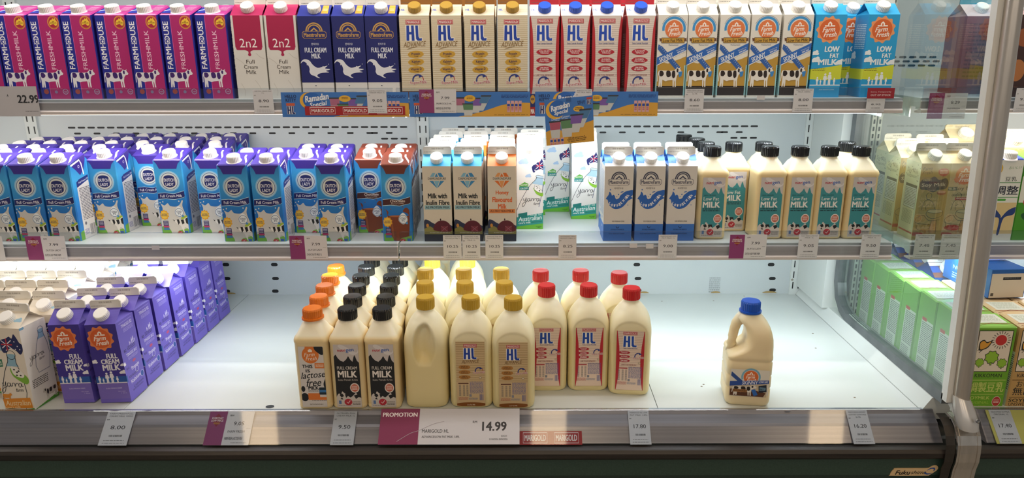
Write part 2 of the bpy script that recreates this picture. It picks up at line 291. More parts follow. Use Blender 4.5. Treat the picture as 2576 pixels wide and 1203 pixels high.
def a_skinny(a):
    a.arc(54, 45, 32, 40, 170, 375, '3D93CF', 1, 24); a.arc(54, 45, 42, 43.2, 200, 345, '4A6E8E', 1, 16); ff_logo(a, 54, 47, 30, 'E07A45', burst=False, L=2)
    a.p([(6, 75), (16, 78), (12, 81), (16, 86), (8, 86)], '6B3F26', 4); a.p([(98, 74), (90, 78), (93, 81), (90, 86), (99, 86)], '6B3F26', 4)
    a.r(13, 74, 92, 92, '4A2E18', 5); a.r(14.5, 75.5, 90.5, 90.5, 'C89A3C', 6); a.t('Low Fat Milk', 52, 83, 68, 10, '33220F', 7, 1, .02)
    a.t('Pasteurised', 55, 98, 32, 5, '5A6A86', 3, 0, .01)
    a.r(0, 172, 100, 238, 'BE953C', 1); a.p([(0, 152), (40, 160), (100, 136), (100, 174), (0, 174)], 'BE953C', 1); a.r(0, 236, 100, 268, '2A1D18', 2)
    a.p([(45, 142), (60, 132), (92, 128), (90, 140), (60, 150)], 'E8E2D2', 2, True)
    a.p([(4, 96), (18, 104), (86, 176), (70, 184), (2, 112)], '2F5FA8', 3); 
    for i in range(14): u = 8+i*5; a.s_([(u, 104+i*5.4), (u+4, 100+i*5.4)], .7, 'DDE6F2', 4, False)
    a.p([(0, 140), (100, 92), (100, 116), (0, 166)], '2A66B8', 5); a.p([(0, 165), (100, 115), (100, 117), (0, 168)], 'E9EDF2', 6)
    a.t('SKINNY', 32, 139, 52, 16, 'EEF1F5', 6, 24, .02, .25); a.t('Deliciously Low Fat', 80, 112, 30, 4, 'DDE6F2', 6, 24); a.t('97% FAT', 82, 119, 26, 6, 'EEF1F5', 6, 24, .03)
    a.cow(4, 172, 88, 240, 'ECE6DC', '2A1D1A', 7); a.p([(76, 188), (90, 186), (88, 202), (80, 206)], '3B86C8', 9)
    a.r(0, 166, 3, 268, '9FD4D8', 8); a.r(96, 166, 100, 268, '9FD4D8', 8)
def a_skinny_side(a): a.r(0, 166, 100, 268, '9FD4D8', 1); a.micro(14, 50, 86, 240, 30, '6B7F8E', 2); a.r(20, 20, 60, 40, '3A3A5A', 2)
def a_ffblue(a):
    ff_logo(a, 47, 47, 33, 'D9652E', 'EC9A66', True, 1); w = 'EDF1F2'
    a.t('LOW', 62, 108, 48, 18, w, 2, 0, .07); a.t('FAT', 72, 129, 30, 14, w, 2, 0, .07); a.t('MILK', 52, 149, 62, 19, w, 2, 0, .08); cloud(a, 8, 120, 10, w, 2); cloud(a, 12, 142, 12, w, 2); cloud(a, 92, 150, 12, w, 2)
    a.p([(0, 172), (50, 166), (100, 158), (100, 204), (50, 208), (0, 204)], 'D2D83A', 1, False); family(a, 20, 222, 68, w, 3); a.r(0, 222, 100, 225, w, 2); a.micro(4, 170, 46, 180, 2, '8A7F1E', 3)
    a.t('SUSU RENDAH LEMAK', 58, 238, 50, 4, 'BFE3F2', 2)
def a_ffblue_side(a): cloud(a, 12, 130, 16, 'EDF1F2', 2); a.r(0, 172, 100, 206, 'D2D83A', 1); a.micro(14, 30, 86, 110, 14, 'CFE8F2', 2)
def a_ffpurple(a):
    a.r(0, 0, 100, 200, '3F3290', 1); ff_logo(a, 43, 48, 33, 'D8602C', 'E5824C', True, 2); w = 'EDEAF2'
    a.t('FULL', 67, 110, 36, 17, w, 3, 0, .07); a.t('CREAM', 58, 129, 60, 17, w, 3, 0, .07); a.t('MILK', 58, 150, 58, 21, w, 3, 0, .08); cloud(a, 6, 128, 9, w, 3); cloud(a, 97, 142, 7, w, 3); cloud(a, 92, 168, 9, w, 3)
    a.r(0, 182, 100, 203, '2C5AA8', 2); a.r(0, 203, 100, 206, w, 3); family(a, 8, 205, 70, w, 4); a.r(0, 206, 100, 262, '7A68BE', 2)
    a.t('SUSU PENUH KRIM', 52, 224, 52, 5, 'C9C0E6', 3); a.t('Net weight', 76, 236, 24, 4, 'B8AEDC', 3); a.t('1 litre', 82, 242, 18, 4, 'B8AEDC', 3)
def a_ffpurple_side(a):
    w = 'CFC8EE'; d = '3A3068'
    a.r(16, 8, 92, 10, '9A8EDC', 1); a.t('TINGGI B2', 58, 22, 64, 11, w, 2, 0, .03); a.micro(34, 32, 92, 46, 4, 'A79CE0', 2)
    family(a, 52, 96, 38, w, 2); a.t('B2', 22, 104, 14, 9, d, 2, 0, .03); a.micro(36, 96, 84, 110, 3, d, 2); a.t('TINGGI B12', 56, 122, 66, 11, w, 2, 0, .03); a.micro(30, 132, 90, 142, 3, 'A79CE0', 2)
    a.e(60, 152, 10, 5, 'B84A78', 2, 14); a.t('B12', 18, 164, 16, 7, d, 2, 0, .03); a.t('Protein', 60, 172, 46, 13, w, 2, 4, .04); a.arc(66, 186, 9, 11, 0, 360, w, 2, 10); a.micro(14, 192, 70, 200, 2, d, 2)
    a.t('Kalsium', 50, 212, 58, 13, w, 2, 4, .04); a.e(90, 214, 11, 11, w, 2); a.e(90, 214, 9, 10, '2B4FA5', 3); a.t('Calcium', 60, 234, 60, 8, d, 2, 2, .02); a.r(0, 182, 6, 206, '2C5AA8', 2); a.micro(22, 242, 86, 248, 2, d, 2); cloud(a, 2, 145, 8, 'EDEAF2', 3)
def yarra_word(a, x, y, s, c, L):
    for P in (((0, 3), (1, 9), (4, 10), (6, 4), (7, 1), (6, 12), (2, 22), (-3, 24), (-2, 17), (6, 12), (11, 9)), ((16, 4), (12, 3), (10, 8), (13, 11), (16, 7), (17, 3), (17, 10), (20, 8)), ((20, 10), (21, 4), (24, 3), (26, 4), (26, 10), (28, 5), (32, 3), (34, 5)), ((40, 4), (36, 3), (34, 8), (37, 11), (40, 6), (41, 3), (41, 9), (44, 8))):
        a.s_([(x+u*s, y+v*s) for u, v in P], 1.1*s, c, L)
    a.t('farm', x+34*s, y+17*s, 16*s, 7*s, c, L, 3, 0, .3)
def bottle_outline(a, x, y, s, ink, cap, L):
    q = [(x+u*s, y+v*s) for u, v in ((38, 0), (36, 20), (20, 52), (6, 95), (0, 130), (8, 160), (62, 160), (74, 110), (70, 60), (60, 24), (60, 3))]
    a.p(q[0:2]+[(x+30*s, y+34*s), (x+66*s, y+34*s)]+q[-2:], cap, L); a.s_(q, 1.5*s+.4, ink, L+1, False); a.e(x+49*s, y+1*s, 13*s, 3*s, cap, L+1); a.arc(x+49*s, y+1*s, 12*s, 13.5*s, 0, 360, ink, L+2, 14)
def a_yarra_low(a):
    cloud(a, 26, 22, 15, 'AFC9E6', 1); cloud(a, 44, 76, 9, 'AFC9E6', 1)
    a.p([(57, 43), (62, 36), (70, 33), (75, 28), (80, 24), (84, 26), (88, 22), (95, 10), (97, 18), (100, 25), (100, 54), (92, 51), (82, 52), (71, 57), (66, 65), (61, 61), (58, 50)], '262B66', 2); a.s_([(72, 30), (98, 50)], 2.4, 'E6E2EA', 3, False); a.s_([(72, 50), (98, 26)], 2.4, 'E6E2EA', 3, False); a.s_([(86, 22), (86, 52)], 3, 'C23A4A', 4, False); a.s_([(72, 39), (100, 37)], 3, 'C23A4A', 4, False); a.e(69, 55, 2.6, 2.6, 'E6E2EA', 3, 8)
    a.p([(10, 112), (30, 100), (44, 106), (44, 116), (12, 120)], '62A844', 2); a.r(10, 117, 46, 130, '2E8C8C', 3); a.t('PROTEIN', 28, 111, 26, 6, 'F0F4EC', 4, 5); a.t('CALCIUM', 28, 124, 28, 6, 'F0F4EC', 4, 3)
    a.p([(75, 80), (100, 84), (98, 112), (58, 106), (70, 92)], 'A8CBE0', 1); a.s_([(75, 80), (72, 90), (56, 106), (40, 128), (22, 160), (8, 190), (0, 210)], 1.6, '2C3440', 3); a.s_([(100, 106), (96, 140), (84, 196)], 1.8, '2C4A80', 3); a.p([(73, 76), (80, 74), (100, 79), (100, 85), (78, 83)], 'C6DCEA', 4, True); a.s_([(73, 77), (80, 74), (100, 79), (99, 85), (77, 82)], 1.2, '2C3440', 5, True, True)
    a.p([(64, 122), (80, 130), (98, 140), (98, 154), (86, 152), (72, 142)], '8CC43C', 4, True); a.p([(68, 110), (84, 114), (84, 124), (96, 132), (96, 143), (80, 138), (66, 128)], 'F2F0EC', 5); a.s_([(68, 110), (84, 114), (84, 124), (96, 132), (96, 143), (80, 138), (66, 128)], 1, '2A2A2A', 6, False, True); a.s_([(72, 116), (79, 118), (76, 126)], 2, '2A2A2A', 6, False); a.e(86, 133, 3, 2.4, '2A2A2A', 6, 10)
    yarra_word(a, 26, 158, 1.45, '2B2F36', 6)
    a.p([(0, 236), (100, 218), (100, 262), (0, 274)], '2E9A90', 7); a.p([(6, 222), (40, 216), (40, 236), (6, 240)], '1F7F78', 7); a.t('Low fat', 74, 224, 44, 10, 'D8EEEA', 8, 5, 0, .3)
    a.t('Australian', 50, 240, 90, 18, 'EAF6F4', 8, 6, .02, .2); a.t("cow's milk", 30, 257, 46, 8, 'EAF6F4', 8, 4, .03); a.t('pasteurised', 76, 254, 38, 6, '124E4A', 8, 4)
    a.p([(0, 272), (100, 260), (100, 290), (0, 290)], '6DBE3A', 8); a.t('net weight\n946 g', 84, 274, 22, 9, '1F3F14', 9)
def a_yarra_full(a):
    cloud(a, 22, 66, 10, '8FB4C8', 1); cloud(a, 4, 26, 12, '8FB4C8', 1)
    a.p([(28, 50), (34, 38), (52, 32), (62, 26), (70, 32), (78, 18), (86, 30), (92, 44), (100, 52), (98, 72), (88, 82), (76, 70), (58, 64), (44, 78), (32, 76)], '232A5C', 2, True)
    a.s_([(34, 40), (66, 66)], 3, 'E6E2EA', 3, False); a.s_([(34, 64), (66, 38)], 3, 'E6E2EA', 3, False); a.s_([(50, 33), (50, 70)], 4, 'B83444', 4, False); a.s_([(32, 52), (68, 52)], 4, 'B83444', 4, False)
    for u, v in ((76, 42), (84, 56), (76, 66), (90, 66), (46, 70)): a.e(u, v, 2, 2, 'E6E2EA', 4, 8)
    bottle_outline(a, 2, 84, 1.12, '2C3440', '8FB8CC', 3)
    a.p([(46, 128), (70, 134), (94, 152), (100, 168), (88, 178), (60, 162), (48, 148)], '7FB43A', 6, True); a.p([(50, 122), (74, 130), (88, 146), (80, 158), (54, 148)], 'EFEAE0', 7, True)
    for u, v in ((58, 132), (66, 140), (72, 136), (76, 150), (64, 150)): a.e(u, v, 3.4, 2.6, '2A2226', 8, 10)
    yarra_word(a, 10, 172, 1.55, '2B2F36', 8); a.p([(0, 104), (24, 100), (24, 124), (0, 128)], '2E7A5C', 6); a.t('PROTEIN\nCALCIUM', 12, 114, 20, 14, 'E8EEE0', 7, 4)
    a.p([(0, 232), (92, 222), (96, 256), (4, 268)], 'E08E2C', 8); a.cow(2, 210, 34, 236, 'E08E2C', 'E08E2C', 8); a.t('Australian', 48, 242, 84, 17, 'F4D9A8', 9, 5, .02, .2); a.t("cow's milk", 30, 257, 50, 8, 'F4D9A8', 9, 5); a.p([(0, 268), (70, 262), (100, 256), (100, 290), (0, 290)], '4E9A34', 9)
def a_yarra_side(a):
    bottle_outline(a, 34, 30, .8, '34506E', '9CC3D8', 1); yarra_word(a, 18, 96, 1.25, '2B2F36', 4); cloud(a, 6, 2, 9, '7FB0CC', 2)
    a.micro(10, 172, 70, 200, 5, '4A4640', 2); a.cow(40, 214, 96, 258, 'CFC9BE', '2B2426', 3, True); a.p([(0, 262), (50, 256), (100, 250), (100, 290), (0, 290)], '4E9A34', 2)
def a_diamond(a, c1, c2, ink, words, band):
    for i, (P, c) in enumerate((([(22, 44), (36, 24), (46, 24), (38, 44)], c2), ([(40, 44), (50, 25), (59, 44)], c1), ([(54, 24), (66, 24), (79, 44), (62, 44)], c1), ([(24, 52), (38, 52), (50, 78)], c1), ([(41, 52), (59, 52), (50, 80)], c2), ([(62, 52), (77, 52), (52, 78)], c1))): a.p(P, c, 1)
    a.r(16, 38, 86, 50, 'D9CFBE', 2); a.t('DIAMONDPURE', 51, 44, 64, 9, '2E2A2A', 3, 0, .02)
    y = 106 if len(words) == 2 else 96
    for w, q in words: a.t(w, 51, y, q, 18, ink, 2, 0, .05); y += 24
    y = y-14; a.r(4, y, 96, y+15, band, 1); a.t('A2 PROTEIN MILK', 50, y+7.5, 84, 8, '2A3440' if len(words) == 2 else '5A2414', 2, 0, .03)
    a.p([(0, 200), (14, 194), (30, 204), (52, 212), (100, 216), (100, 276), (0, 276)], '2E3550', 1, True); a.p([(0, 226), (20, 216), (36, 226), (60, 232), (100, 226), (100, 276), (0, 276)], '8A8448', 2)
    a.p([(36, 232), (38, 210), (48, 200), (58, 196), (72, 196), (84, 202), (92, 212), (95, 236)], '5E1F2C', 3, True); a.r(60, 216, 84, 236, '7A2E3A', 4); a.s_([(60, 216), (84, 236)], .8, 'B08890', 5, False); a.s_([(84, 216), (60, 236)], .8, 'B08890', 5, False); a.e(59, 192, 2.4, 4, '3A1A24', 3, 10); a.e(12, 214, 5, 7, 'C78A3A', 3, 12)
    a.micro(20, 240, 90, 244, 1, 'D8D2BE', 4); a.r(0, 246, 100, 276, '232A3C', 3)
def a_dia_side(a): a.micro(12, 30, 88, 190, 28, '8A8074', 2); a.r(0, 200, 100, 276, '2E3550', 1)
def a_dutch(a, choc=False):
    top = '3A2A8C' if not choc else '6E3226'; band = '1C2468' if not choc else '4A2426'
    a.p([(0, -.5), (100, -.5), (86, 12), (80, 29), (20, 29), (13, 12)], top, 1)
    a.e(50, 72, 36, 36, '8FC6E8', 1, 36); a.e(50, 72, 32, 32, 'C9D6D6', 2, 36); a.arc(50, 72, 28, 29.6, 0, 360, '2C4F90', 3, 30); a.arc(50, 72, 24, 26, 0, 360, 'E8E6E0', 3, 30)
    q = [(31, 62), (36, 54), (50, 51), (64, 54), (69, 62), (70, 82), (64, 90), (50, 94), (36, 90), (30, 82)]; a.p([(50+(u-50)*1.06, 72+(v-72)*1.06) for u, v in q], 'D8D4C8', 4, True); a.p(q, '1D2666', 5, True)
    a.t('DUTCH', 50, 68, 36, 11, 'E6E4EA', 6, 0, .03); a.t('LADY', 50, 83, 28, 11, 'E6E4EA', 6, 0, .03)
    a.p([(5, 114), (30, 112), (60, 116), (100, 105), (100, 127), (92, 130), (60, 138), (30, 135), (3, 137)], 'BFE0EE', 2, False); a.p([(5, 115.5), (30, 113.5), (60, 117.5), (100, 106.5), (100, 126), (92, 129), (60, 136), (30, 133), (3, 135)], band, 3, False)
    if choc: a.t('Chocolate', 54, 120, 50, 9, 'E8D8CC', 4, 1, .03); a.t('Flavoured Milk', 54, 129, 42, 5, 'CDB8A8', 4, 1)
    else: a.t('Full Cream Milk', 50, 124, 76, 10, 'E4E2EC', 4, 1, .02)
    if not choc:
        a.p([(10, 152), (22, 158), (34, 150), (42, 160), (62, 162), (76, 154), (84, 140), (88, 142), (84, 160), (92, 190), (100, 215), (100, 268), (0, 268), (6, 200), (14, 170)], 'CFCCC6', 2, True)
        for u, v in ((8, 148), (18, 145), (74, 143), (4, 160)): a.e(u, v, 2, 2.6, 'DAD8D4', 3, 10)
    else:
        a.p([(22, 158), (24, 172), (84, 172), (84, 162), (70, 156), (78, 144), (88, 146), (92, 166), (88, 240), (80, 256), (32, 256), (24, 240), (18, 170), (14, 150)], '7A3B22', 2, True); a.e(54, 172, 30, 3, 'B0673A', 3); a.p([(28, 190), (34, 190), (38, 250), (32, 250)], '92512F', 3)
        for u, v in ((10, 150), (30, 148), (70, 140)): a.e(u, v, 1.6, 2.2, '8A4A28', 3, 8)
    a.p([(0, 238), (18, 232), (34, 250), (30, 268), (0, 268)], '6FB23C', 3, True); a.p([(60, 250), (80, 244), (100, 240), (100, 268), (56, 268)], '7DB84A', 3, True)
    a.p([(17+17*(1 if i % 2 else .8)*cos(2*pi*i/20), 192+19*(1 if i % 2 else .8)*sin(2*pi*i/20)) for i in range(20)], 'E8A82C', 4); a.e(17, 192, 12, 13, 'F0C648', 5); a.t('NUTRISI\nPENTING', 17, 192, 21, 10, '3A2E5A', 6, 0, .03)
    a.r(10, 213, 28, 238, '2A2560', 5); a.micro(12, 216, 26, 236, 4, 'C8C4DC', 6); a.r(9, 231, 29, 237, 'C0396E', 6); a.r(9, 239, 29, 246, '3A78B8', 5)
    a.p([(70, 160), (84, 176), (84, 190), (70, 200), (56, 190), (56, 176)], 'E9EEF0', 5, True); a.arc(70, 183, 13.5, 15, 0, 360, '3A5C86', 6, 20); a.t('COLD\n4°C', 70, 184, 18, 14, '2A3F66', 7, 0, .03); a.e(82, 196, 4, 4, '4A90C8', 8, 8)
    if not choc: a.p([(76, 200), (100, 194), (100, 214), (78, 212)], 'A8C23C', 3, True); a.cow(48, 212, 122, 268, '1E1C1C', 'E8E4DE', 4, True) if False else cow_part(a)
    a.e(66, 256, 9, 6, 'B8303A', 8, 16); a.s_([(63, 256), (66, 258), (70, 253)], 1.4, 'F0E4E0', 9, False); a.p([(80, 250), (94, 250), (92, 262), (82, 262)], '2F62B0', 7)
def cow_part(a):
    w = 'E8E4DE'; k = '1E1C1C'
    a.p([(46, 208), (54, 212), (62, 206), (70, 210), (84, 206), (100, 200), (100, 244), (92, 240), (84, 236), (80, 246), (82, 256), (76, 250), (70, 232), (62, 226), (56, 222)], w, 4, True)
    for P in ([(44, 208), (51, 211), (50, 216)], [(58, 208), (66, 208), (68, 220), (62, 228)], [(72, 210), (82, 208), (84, 222), (76, 226)], [(88, 206), (100, 201), (100, 226), (90, 222)]): a.p(P, k, 5, False)
def a_dutch_side(a, choc=False):
    top = '3A2A8C' if not choc else '6E3226'
    a.p([(0, 0), (94, -25), (94, -10), (74, 26), (52, 42), (30, 20)], top, 1); a.s_([(8, 4), (58, -9), (66, 4), (72, 42)], 6, 'ECEAF0', 2, False); a.arc(50, 12, 3.5, 5, 0, 360, 'D8D4E8', 2, 12)
    a.p([(24, 62), (40, 54), (100, 46), (100, 62), (24, 80)], '24307C' if not choc else '4A2426', 1, False); a.t('Full Cream Milk' if not choc else 'Chocolate', 66, 61, 60, 6, 'D8DCEC', 2, 9, .02)
    a.p([(24, 80), (100, 63), (100, 262), (24, 262)], 'D6D4D2', 1); a.micro(32, 84, 96, 196, 22, '4A4A5A', 2); a.e(40, 206, 6, 6, '6A6A78', 2, 8); a.bars(60, 214, 98, 250, 12, '2A2A44', 2); a.micro(30, 226, 54, 246, 5, '5A5AA0', 2); a.p([(0, 230), (24, 226), (24, 262), (0, 262)], '6FB23C', 1)
def a_soy(a, dark):
    if dark:
        a.t('Farm\nFresh', 22, 24, 34, 24, '5A4A34', 2, 6, .01, .3); a.p([(60, 22), (80, 16), (94, 24), (92, 38), (76, 44), (62, 36)], 'C0484A', 2, True); a.micro(64, 24, 90, 36, 3, 'F0D8CC', 3)
        a.p([(2, 66), (14, 52), (30, 54), (48, 44), (66, 56), (88, 50), (98, 66), (92, 86), (70, 90), (50, 98), (28, 90), (8, 88)], '4F463C', 2, True); a.t('FRESH', 26, 56, 26, 8, 'D9C48C', 3, 4, .03); a.t('Soy Milk', 50, 74, 80, 16, 'E4D8B8', 3, 2, .01)
        a.micro(36, 90, 78, 94, 1, 'B8A88A', 3); a.e(80, 100, 16, 8, 'A8603E', 3); a.e(80, 97, 14, 4, 'D9A88A', 4)
    else:
        ff_logo(a, 50, 40, 32, 'E0824A', burst=False); a.p([(18, 50), (24, 66), (30, 60), (36, 72), (44, 62), (52, 70), (60, 60), (68, 66), (82, 50)], 'E0824A', 1, True)
        a.r(-6, 80, 30, 92, '4A5A4A', 2); a.t('FRESH', 13, 86, 28, 8, 'E8E0C0', 3); a.t('Soy Milk', 60, 86, 72, 16, '5E5238', 3, 2, .01); a.t("GRANDMA'S RECIPE", 52, 107, 74, 7, '6A5A3E', 3, 2); a.r(28, 116, 74, 125, 'C0483E', 3); a.micro(32, 118, 70, 123, 1, 'F0D8CC', 4); a.e(34, 222, 28, 10, 'B83C30', 2)
    k = '4A3E30'
    for P in ([(30, 108), (38, 100), (48, 106), (46, 120), (34, 122), (30, 108)], [(20, 160), (26, 132), (40, 124), (56, 134), (66, 156), (74, 158)], [(36, 160), (34, 146), (44, 140)], [(40, 166), (40, 178), (62, 190), (92, 180), (94, 164)], [(10, 186), (30, 178), (50, 196), (88, 194)], [(8, 200), (14, 226), (34, 232)], [(60, 196), (56, 236)], [(76, 196), (80, 238)], [(8, 186), (4, 200), (20, 208), (56, 210)]): a.s_(P, 1.3, k, 3)
    a.e(67, 164, 27, 7, k, 3); a.e(67, 164, 25.6, 5.8, 'CDBE94', 4); a.p([(60, 196), (74, 196), (78, 238), (58, 236)], 'C99A5C', 2, True); a.e(10, 244, 26, 6, 'B8302C', 3)
def a_soy_side(a):
    a.t('Soy Milk', 48, 34, 70, 22, '8A8470', 2, 0, 0); a.micro(14, 48, 80, 56, 2, '8A8470', 2); a.r(16, 78, 88, 160, '5A5A50', 2); a.r(17.5, 88, 86.5, 158.5, 'D4D6C8', 3); a.micro(20, 92, 84, 155, 12, '6A6A62', 4); a.micro(16, 168, 80, 216, 12, '7A7A68', 2); a.r(6, 240, 94, 246, 'B84A48', 2)
    for i in range(16): a.e(random.uniform(6, 92), random.uniform(6, 72), 2.4, 1.6, '5A5444', 2, 8)
def tree(a, cx, cy, s, c, L):
    a.r(cx-s*.16, cy, cx+s*.16, cy+s*1.3, '2A2A22', L); a.r(cx-s*.1, cy, cx+s*.1, cy+s*1.2, c, L+1)
    for q, cc in ((1.12, '2A2A22'), (1, c)): a.p([(cx+s*q*(1 if i % 2 else .82)*cos(2*pi*i/16), cy+s*q*(1 if i % 2 else .82)*sin(2*pi*i/16)) for i in range(16)], cc, L+1+(q == 1), True)
def a_kikko(a, green):
    leaf = '94C238'; bg = 'E9DCC8'; ink = '2A2A22'
    a.r(6, 6, 92, 118, ink, 1); a.r(8, 8, 90, 116, bg, 2); a.e(64, 32, 14, 14, 'C8322E', 4)
    for i in range(20): t = 2*pi*i/20; a.s_([(64+17*cos(t), 32+17*sin(t)), (64+24*cos(t), 32+24*sin(t))], 1.6, ink, 3, False)
    a.p([(14, 40), (22, 34), (30, 40), (40, 36), (34, 48), (26, 54), (16, 56)], 'E0A038', 4, True); a.p([(12, 38), (22, 31), (30, 37), (43, 33), (36, 50), (26, 57), (13, 59)], ink, 3, True); a.s_([(14, 66), (22, 58)], 1.5, ink, 3); a.s_([(10, 60), (16, 54)], 1.5, ink, 3)
    tree(a, 48, 78, 17, leaf, 5); tree(a, 20, 92, 11, leaf, 5); tree(a, 76, 94, 12, leaf, 5)
    a.t('KIKKOMAN', 48, 128, 68, 10, ink, 2, 0, .01)
    if green:
        g = 'C8D470'; a.r(4, 140, 94, 141.5, g, 2); a.t('調製豆乳', 49, 160, 88, 28, g, 2, 0, .025); a.r(4, 179, 94, 180.5, g, 2); a.t('SOYMILK', 34, 190, 56, 9, g, 2, 0, .02); a.t('ORIGINAL', 34, 203, 56, 8, 'A8C850', 2, 0, 0); a.t('~TASTY TASTE~', 34, 214, 52, 4, g, 2)
        a.e(80, 200, 11, 14, 'EFE4DA', 3); a.e(80, 200, 10, 13, 'B83A34', 4); a.micro(73, 195, 87, 206, 3, 'F0D0C8', 5)
        for u in (22, 34, 46, 58, 70): a.s_([(u, 244), (u+2, 230+u % 7), (u+8, 226)], 3, 'C0DC80', 2)
    else:
        k = '5E4420'; a.r(4, 140, 94, 141.5, k, 2); a.t('おいしい', 50, 152, 66, 17, ink, 2, 0, .015); a.t('無調整', 50, 172, 80, 22, ink, 2, 0, .02); a.r(4, 188, 94, 189.2, k, 2); a.t('SOYMILK', 44, 197, 80, 9, ink, 2, 0, .03); a.t('UNSWEETENED', 48, 208, 84, 9, ink, 2, 0, 0); a.t('~100% SOYMILK~', 48, 219, 74, 5, ink, 2, 0, .03); a.e(50, 244, 34, 9, 'E0982C', 2)
def a_kside(a):
    a.r(26, 66, 88, 236, 'DDE6D4', 1); a.r(28, 60, 50, 70, 'C84A3A', 2); a.micro(30, 74, 86, 172, 18, '5A5F5A', 2); a.micro(30, 178, 70, 232, 10, '7A7F7A', 2)
def a_mei(a, green):
    if green:
        a.p([(0, 60), (20, 20), (60, 30), (100, 10), (100, 150), (0, 150)], 'E8E8DC', 1); a.t('調製', 56, 84, 76, 34, '26301E', 2, 0, .03); a.t('植物性', 60, 112, 60, 12, '26301E', 2); a.e(40, 146, 20, 20, 'C02C3C', 3); a.t('0', 40, 150, 12, 18, 'F4ECE8', 4, 0, .03); a.micro(28, 134, 52, 140, 1, 'F4ECE8', 4); a.p([(20, 196), (30, 186), (46, 192), (52, 208), (34, 212)], '1F5A2C', 2, True); a.p([(56, 208), (66, 198), (84, 200), (72, 212)], '1F5A2C', 2, True); a.s_([(53, 208), (52, 240)], 2, '1F5A2C', 2)
    else:
        a.t('おいしい', 70, 26, 44, 10, '6A9A5A', 2, 4, 0, .3); a.e(14, 30, 14, 18, 'E0B43C', 2); a.r(20, 78, 98, 80, '4A9A4A', 2); a.t('豆乳', 62, 66, 40, 16, '28302A', 2); a.t('調整', 52, 106, 84, 32, '20283A', 2, 0, .03); a.r(0, 130, 98, 132, '4A9A4A', 2); a.r(20, 136, 56, 144, '5AAE4A', 2, 3)
        a.r(0, 150, 100, 262, 'E0C890', 1); a.p([(0, 170), (24, 172), (48, 196), (50, 204), (70, 178), (98, 166), (92, 192), (60, 206), (52, 262), (44, 262), (44, 208), (18, 200)], '26407E', 3, True)
# ---------- bottle labels (u 0..100 of label width)
def a_nutri(a, bg, low):
    Ht = 245; a.r(0, 0, 100, Ht, 'C9C0BC', 1); a.p([(0, 46), (8, 38), (16, 52), (26, 62), (38, 66), (50, 56), (58, 44), (66, 58), (74, 66), (80, 46), (84, 40), (92, 62), (100, 70), (100, Ht), (0, Ht)], bg, 2, False)
    a.p([(30, 0), (60, 14), (90, 30), (100, 20), (100, 30), (80, 40), (50, 28), (20, 8)], 'DAD4D2', 2, True); a.t('nutri', 32, 22, 32, 10, 'B8283C', 4, 0, .04); a.t('gen', 66, 24, 32, 14, '2A5AA8', 4, 4, .03)
    w = 'DAE0DC'
    if low: a.t('HIGH CALCIUM', 34, 72, 52, 5, '1F3F46', 4, 0, .02); a.t('Low Fat', 42, 86, 70, 14, w, 4, 0, .03); a.t('MILK', 44, 110, 78, 24, 'EDE8E2', 5, 0, .05); a.micro(6, 126, 82, 141, 2, '1F3F46', 4)
    else: a.t('FULL CREAM', 50, 90, 80, 12, 'E4DCD2', 4, 0, .02); a.t('MILK', 50, 114, 78, 26, 'EDE4DC', 5, 0, .05); a.t('Susu Penuh Krim', 50, 136, 80, 8, 'B8B0A8', 4, 0, .02)
    a.e(76, 168, 19, 19, 'E4D6CC', 4, 22); a.e(76, 168, 15, 15, 'C86A52', 5, 20); a.micro(65, 160, 87, 177, 4, 'F0E4DA', 6)
    a.p([(0, 206), (10, 190), (18, 196), (24, 182), (34, 190), (50, 196), (56, 206), (70, 196), (80, 188), (90, 204), (100, 210), (100, Ht), (0, Ht)], 'CFC6BE', 3, True)
    for P in ([(12, 196), (24, 190), (30, 200), (20, 206)], [(34, 192), (52, 192), (56, 206), (46, 200), (38, 208)], [(70, 198), (86, 194), (90, 204), (78, 212)], [(22, 206), (26, 214), (14, 212)]): a.p(P, '1C1C1E', 4)
    a.e(46, 224, 16, 13, 'B8303C', 5, 20); a.s_([(40, 224), (45, 229), (54, 218)], 2.4, 'F0E0DC', 6, False); a.r(8, 218, 18, 232, '5A78A8', 5); a.micro(64, 222, 96, 238, 3, '6A625C', 4); a.micro(6, 236, 60, 240, 1, '6A625C', 4)
def a_lactose(a):
    o = 'DE7A34'; k = '1E2228'
    a.r(28, 0, 64, 14, o, 1); a.e(48, 34, 34, 34, o, 2); a.t('Farm', 44, 32, 44, 15, 'F6E6D6', 3, 4, .01, .35); a.t('Fresh', 50, 48, 46, 15, 'F6E6D6', 3, 4, .01, .35); a.p([(40, 22), (40, 14), (48, 9), (56, 14), (56, 22)], 'F6E6D6', 3)
    a.p([(66, -4), (88, -6), (100, 4), (102, 26), (94, 34), (80, 26), (66, 12)], k, 2, True); a.r(62, 66, 102, 88, o, 2, 3); a.micro(66, 70, 98, 85, 3, 'F6E0C8', 3)
    a.t('THIS', 32, 80, 42, 14, k, 3, 0, .08); a.t('IS', 33, 98, 18, 13, k, 3, 0, .08); a.t('lactose', 52, 114, 100, 26, k, 4, 5, .015, .35); a.t('free', 52, 146, 62, 32, k, 4, 4, .015, .35); a.t('MILK', 50, 168, 42, 14, k, 3, 0, .08); a.micro(28, 178, 70, 184, 2, k, 3)
    a.r(72, 166, 102, 196, '20303C', 3, 3); a.r(73, 176, 101, 186, '3A78B0', 4); a.p([(92, 150), (104, 128), (104, 176), (96, 170)], k, 2, True); a.e(8, 172, 8, 12, k, 2); a.e(12, 206, 16, 17, k, 2); a.r(26, 190, 74, 212, o, 2); a.r(26, 206, 104, 218, o, 2); a.micro(40, 220, 100, 223, 1, k, 2); a.micro(30, 234, 84, 240, 2, '6A5F4A', 2)
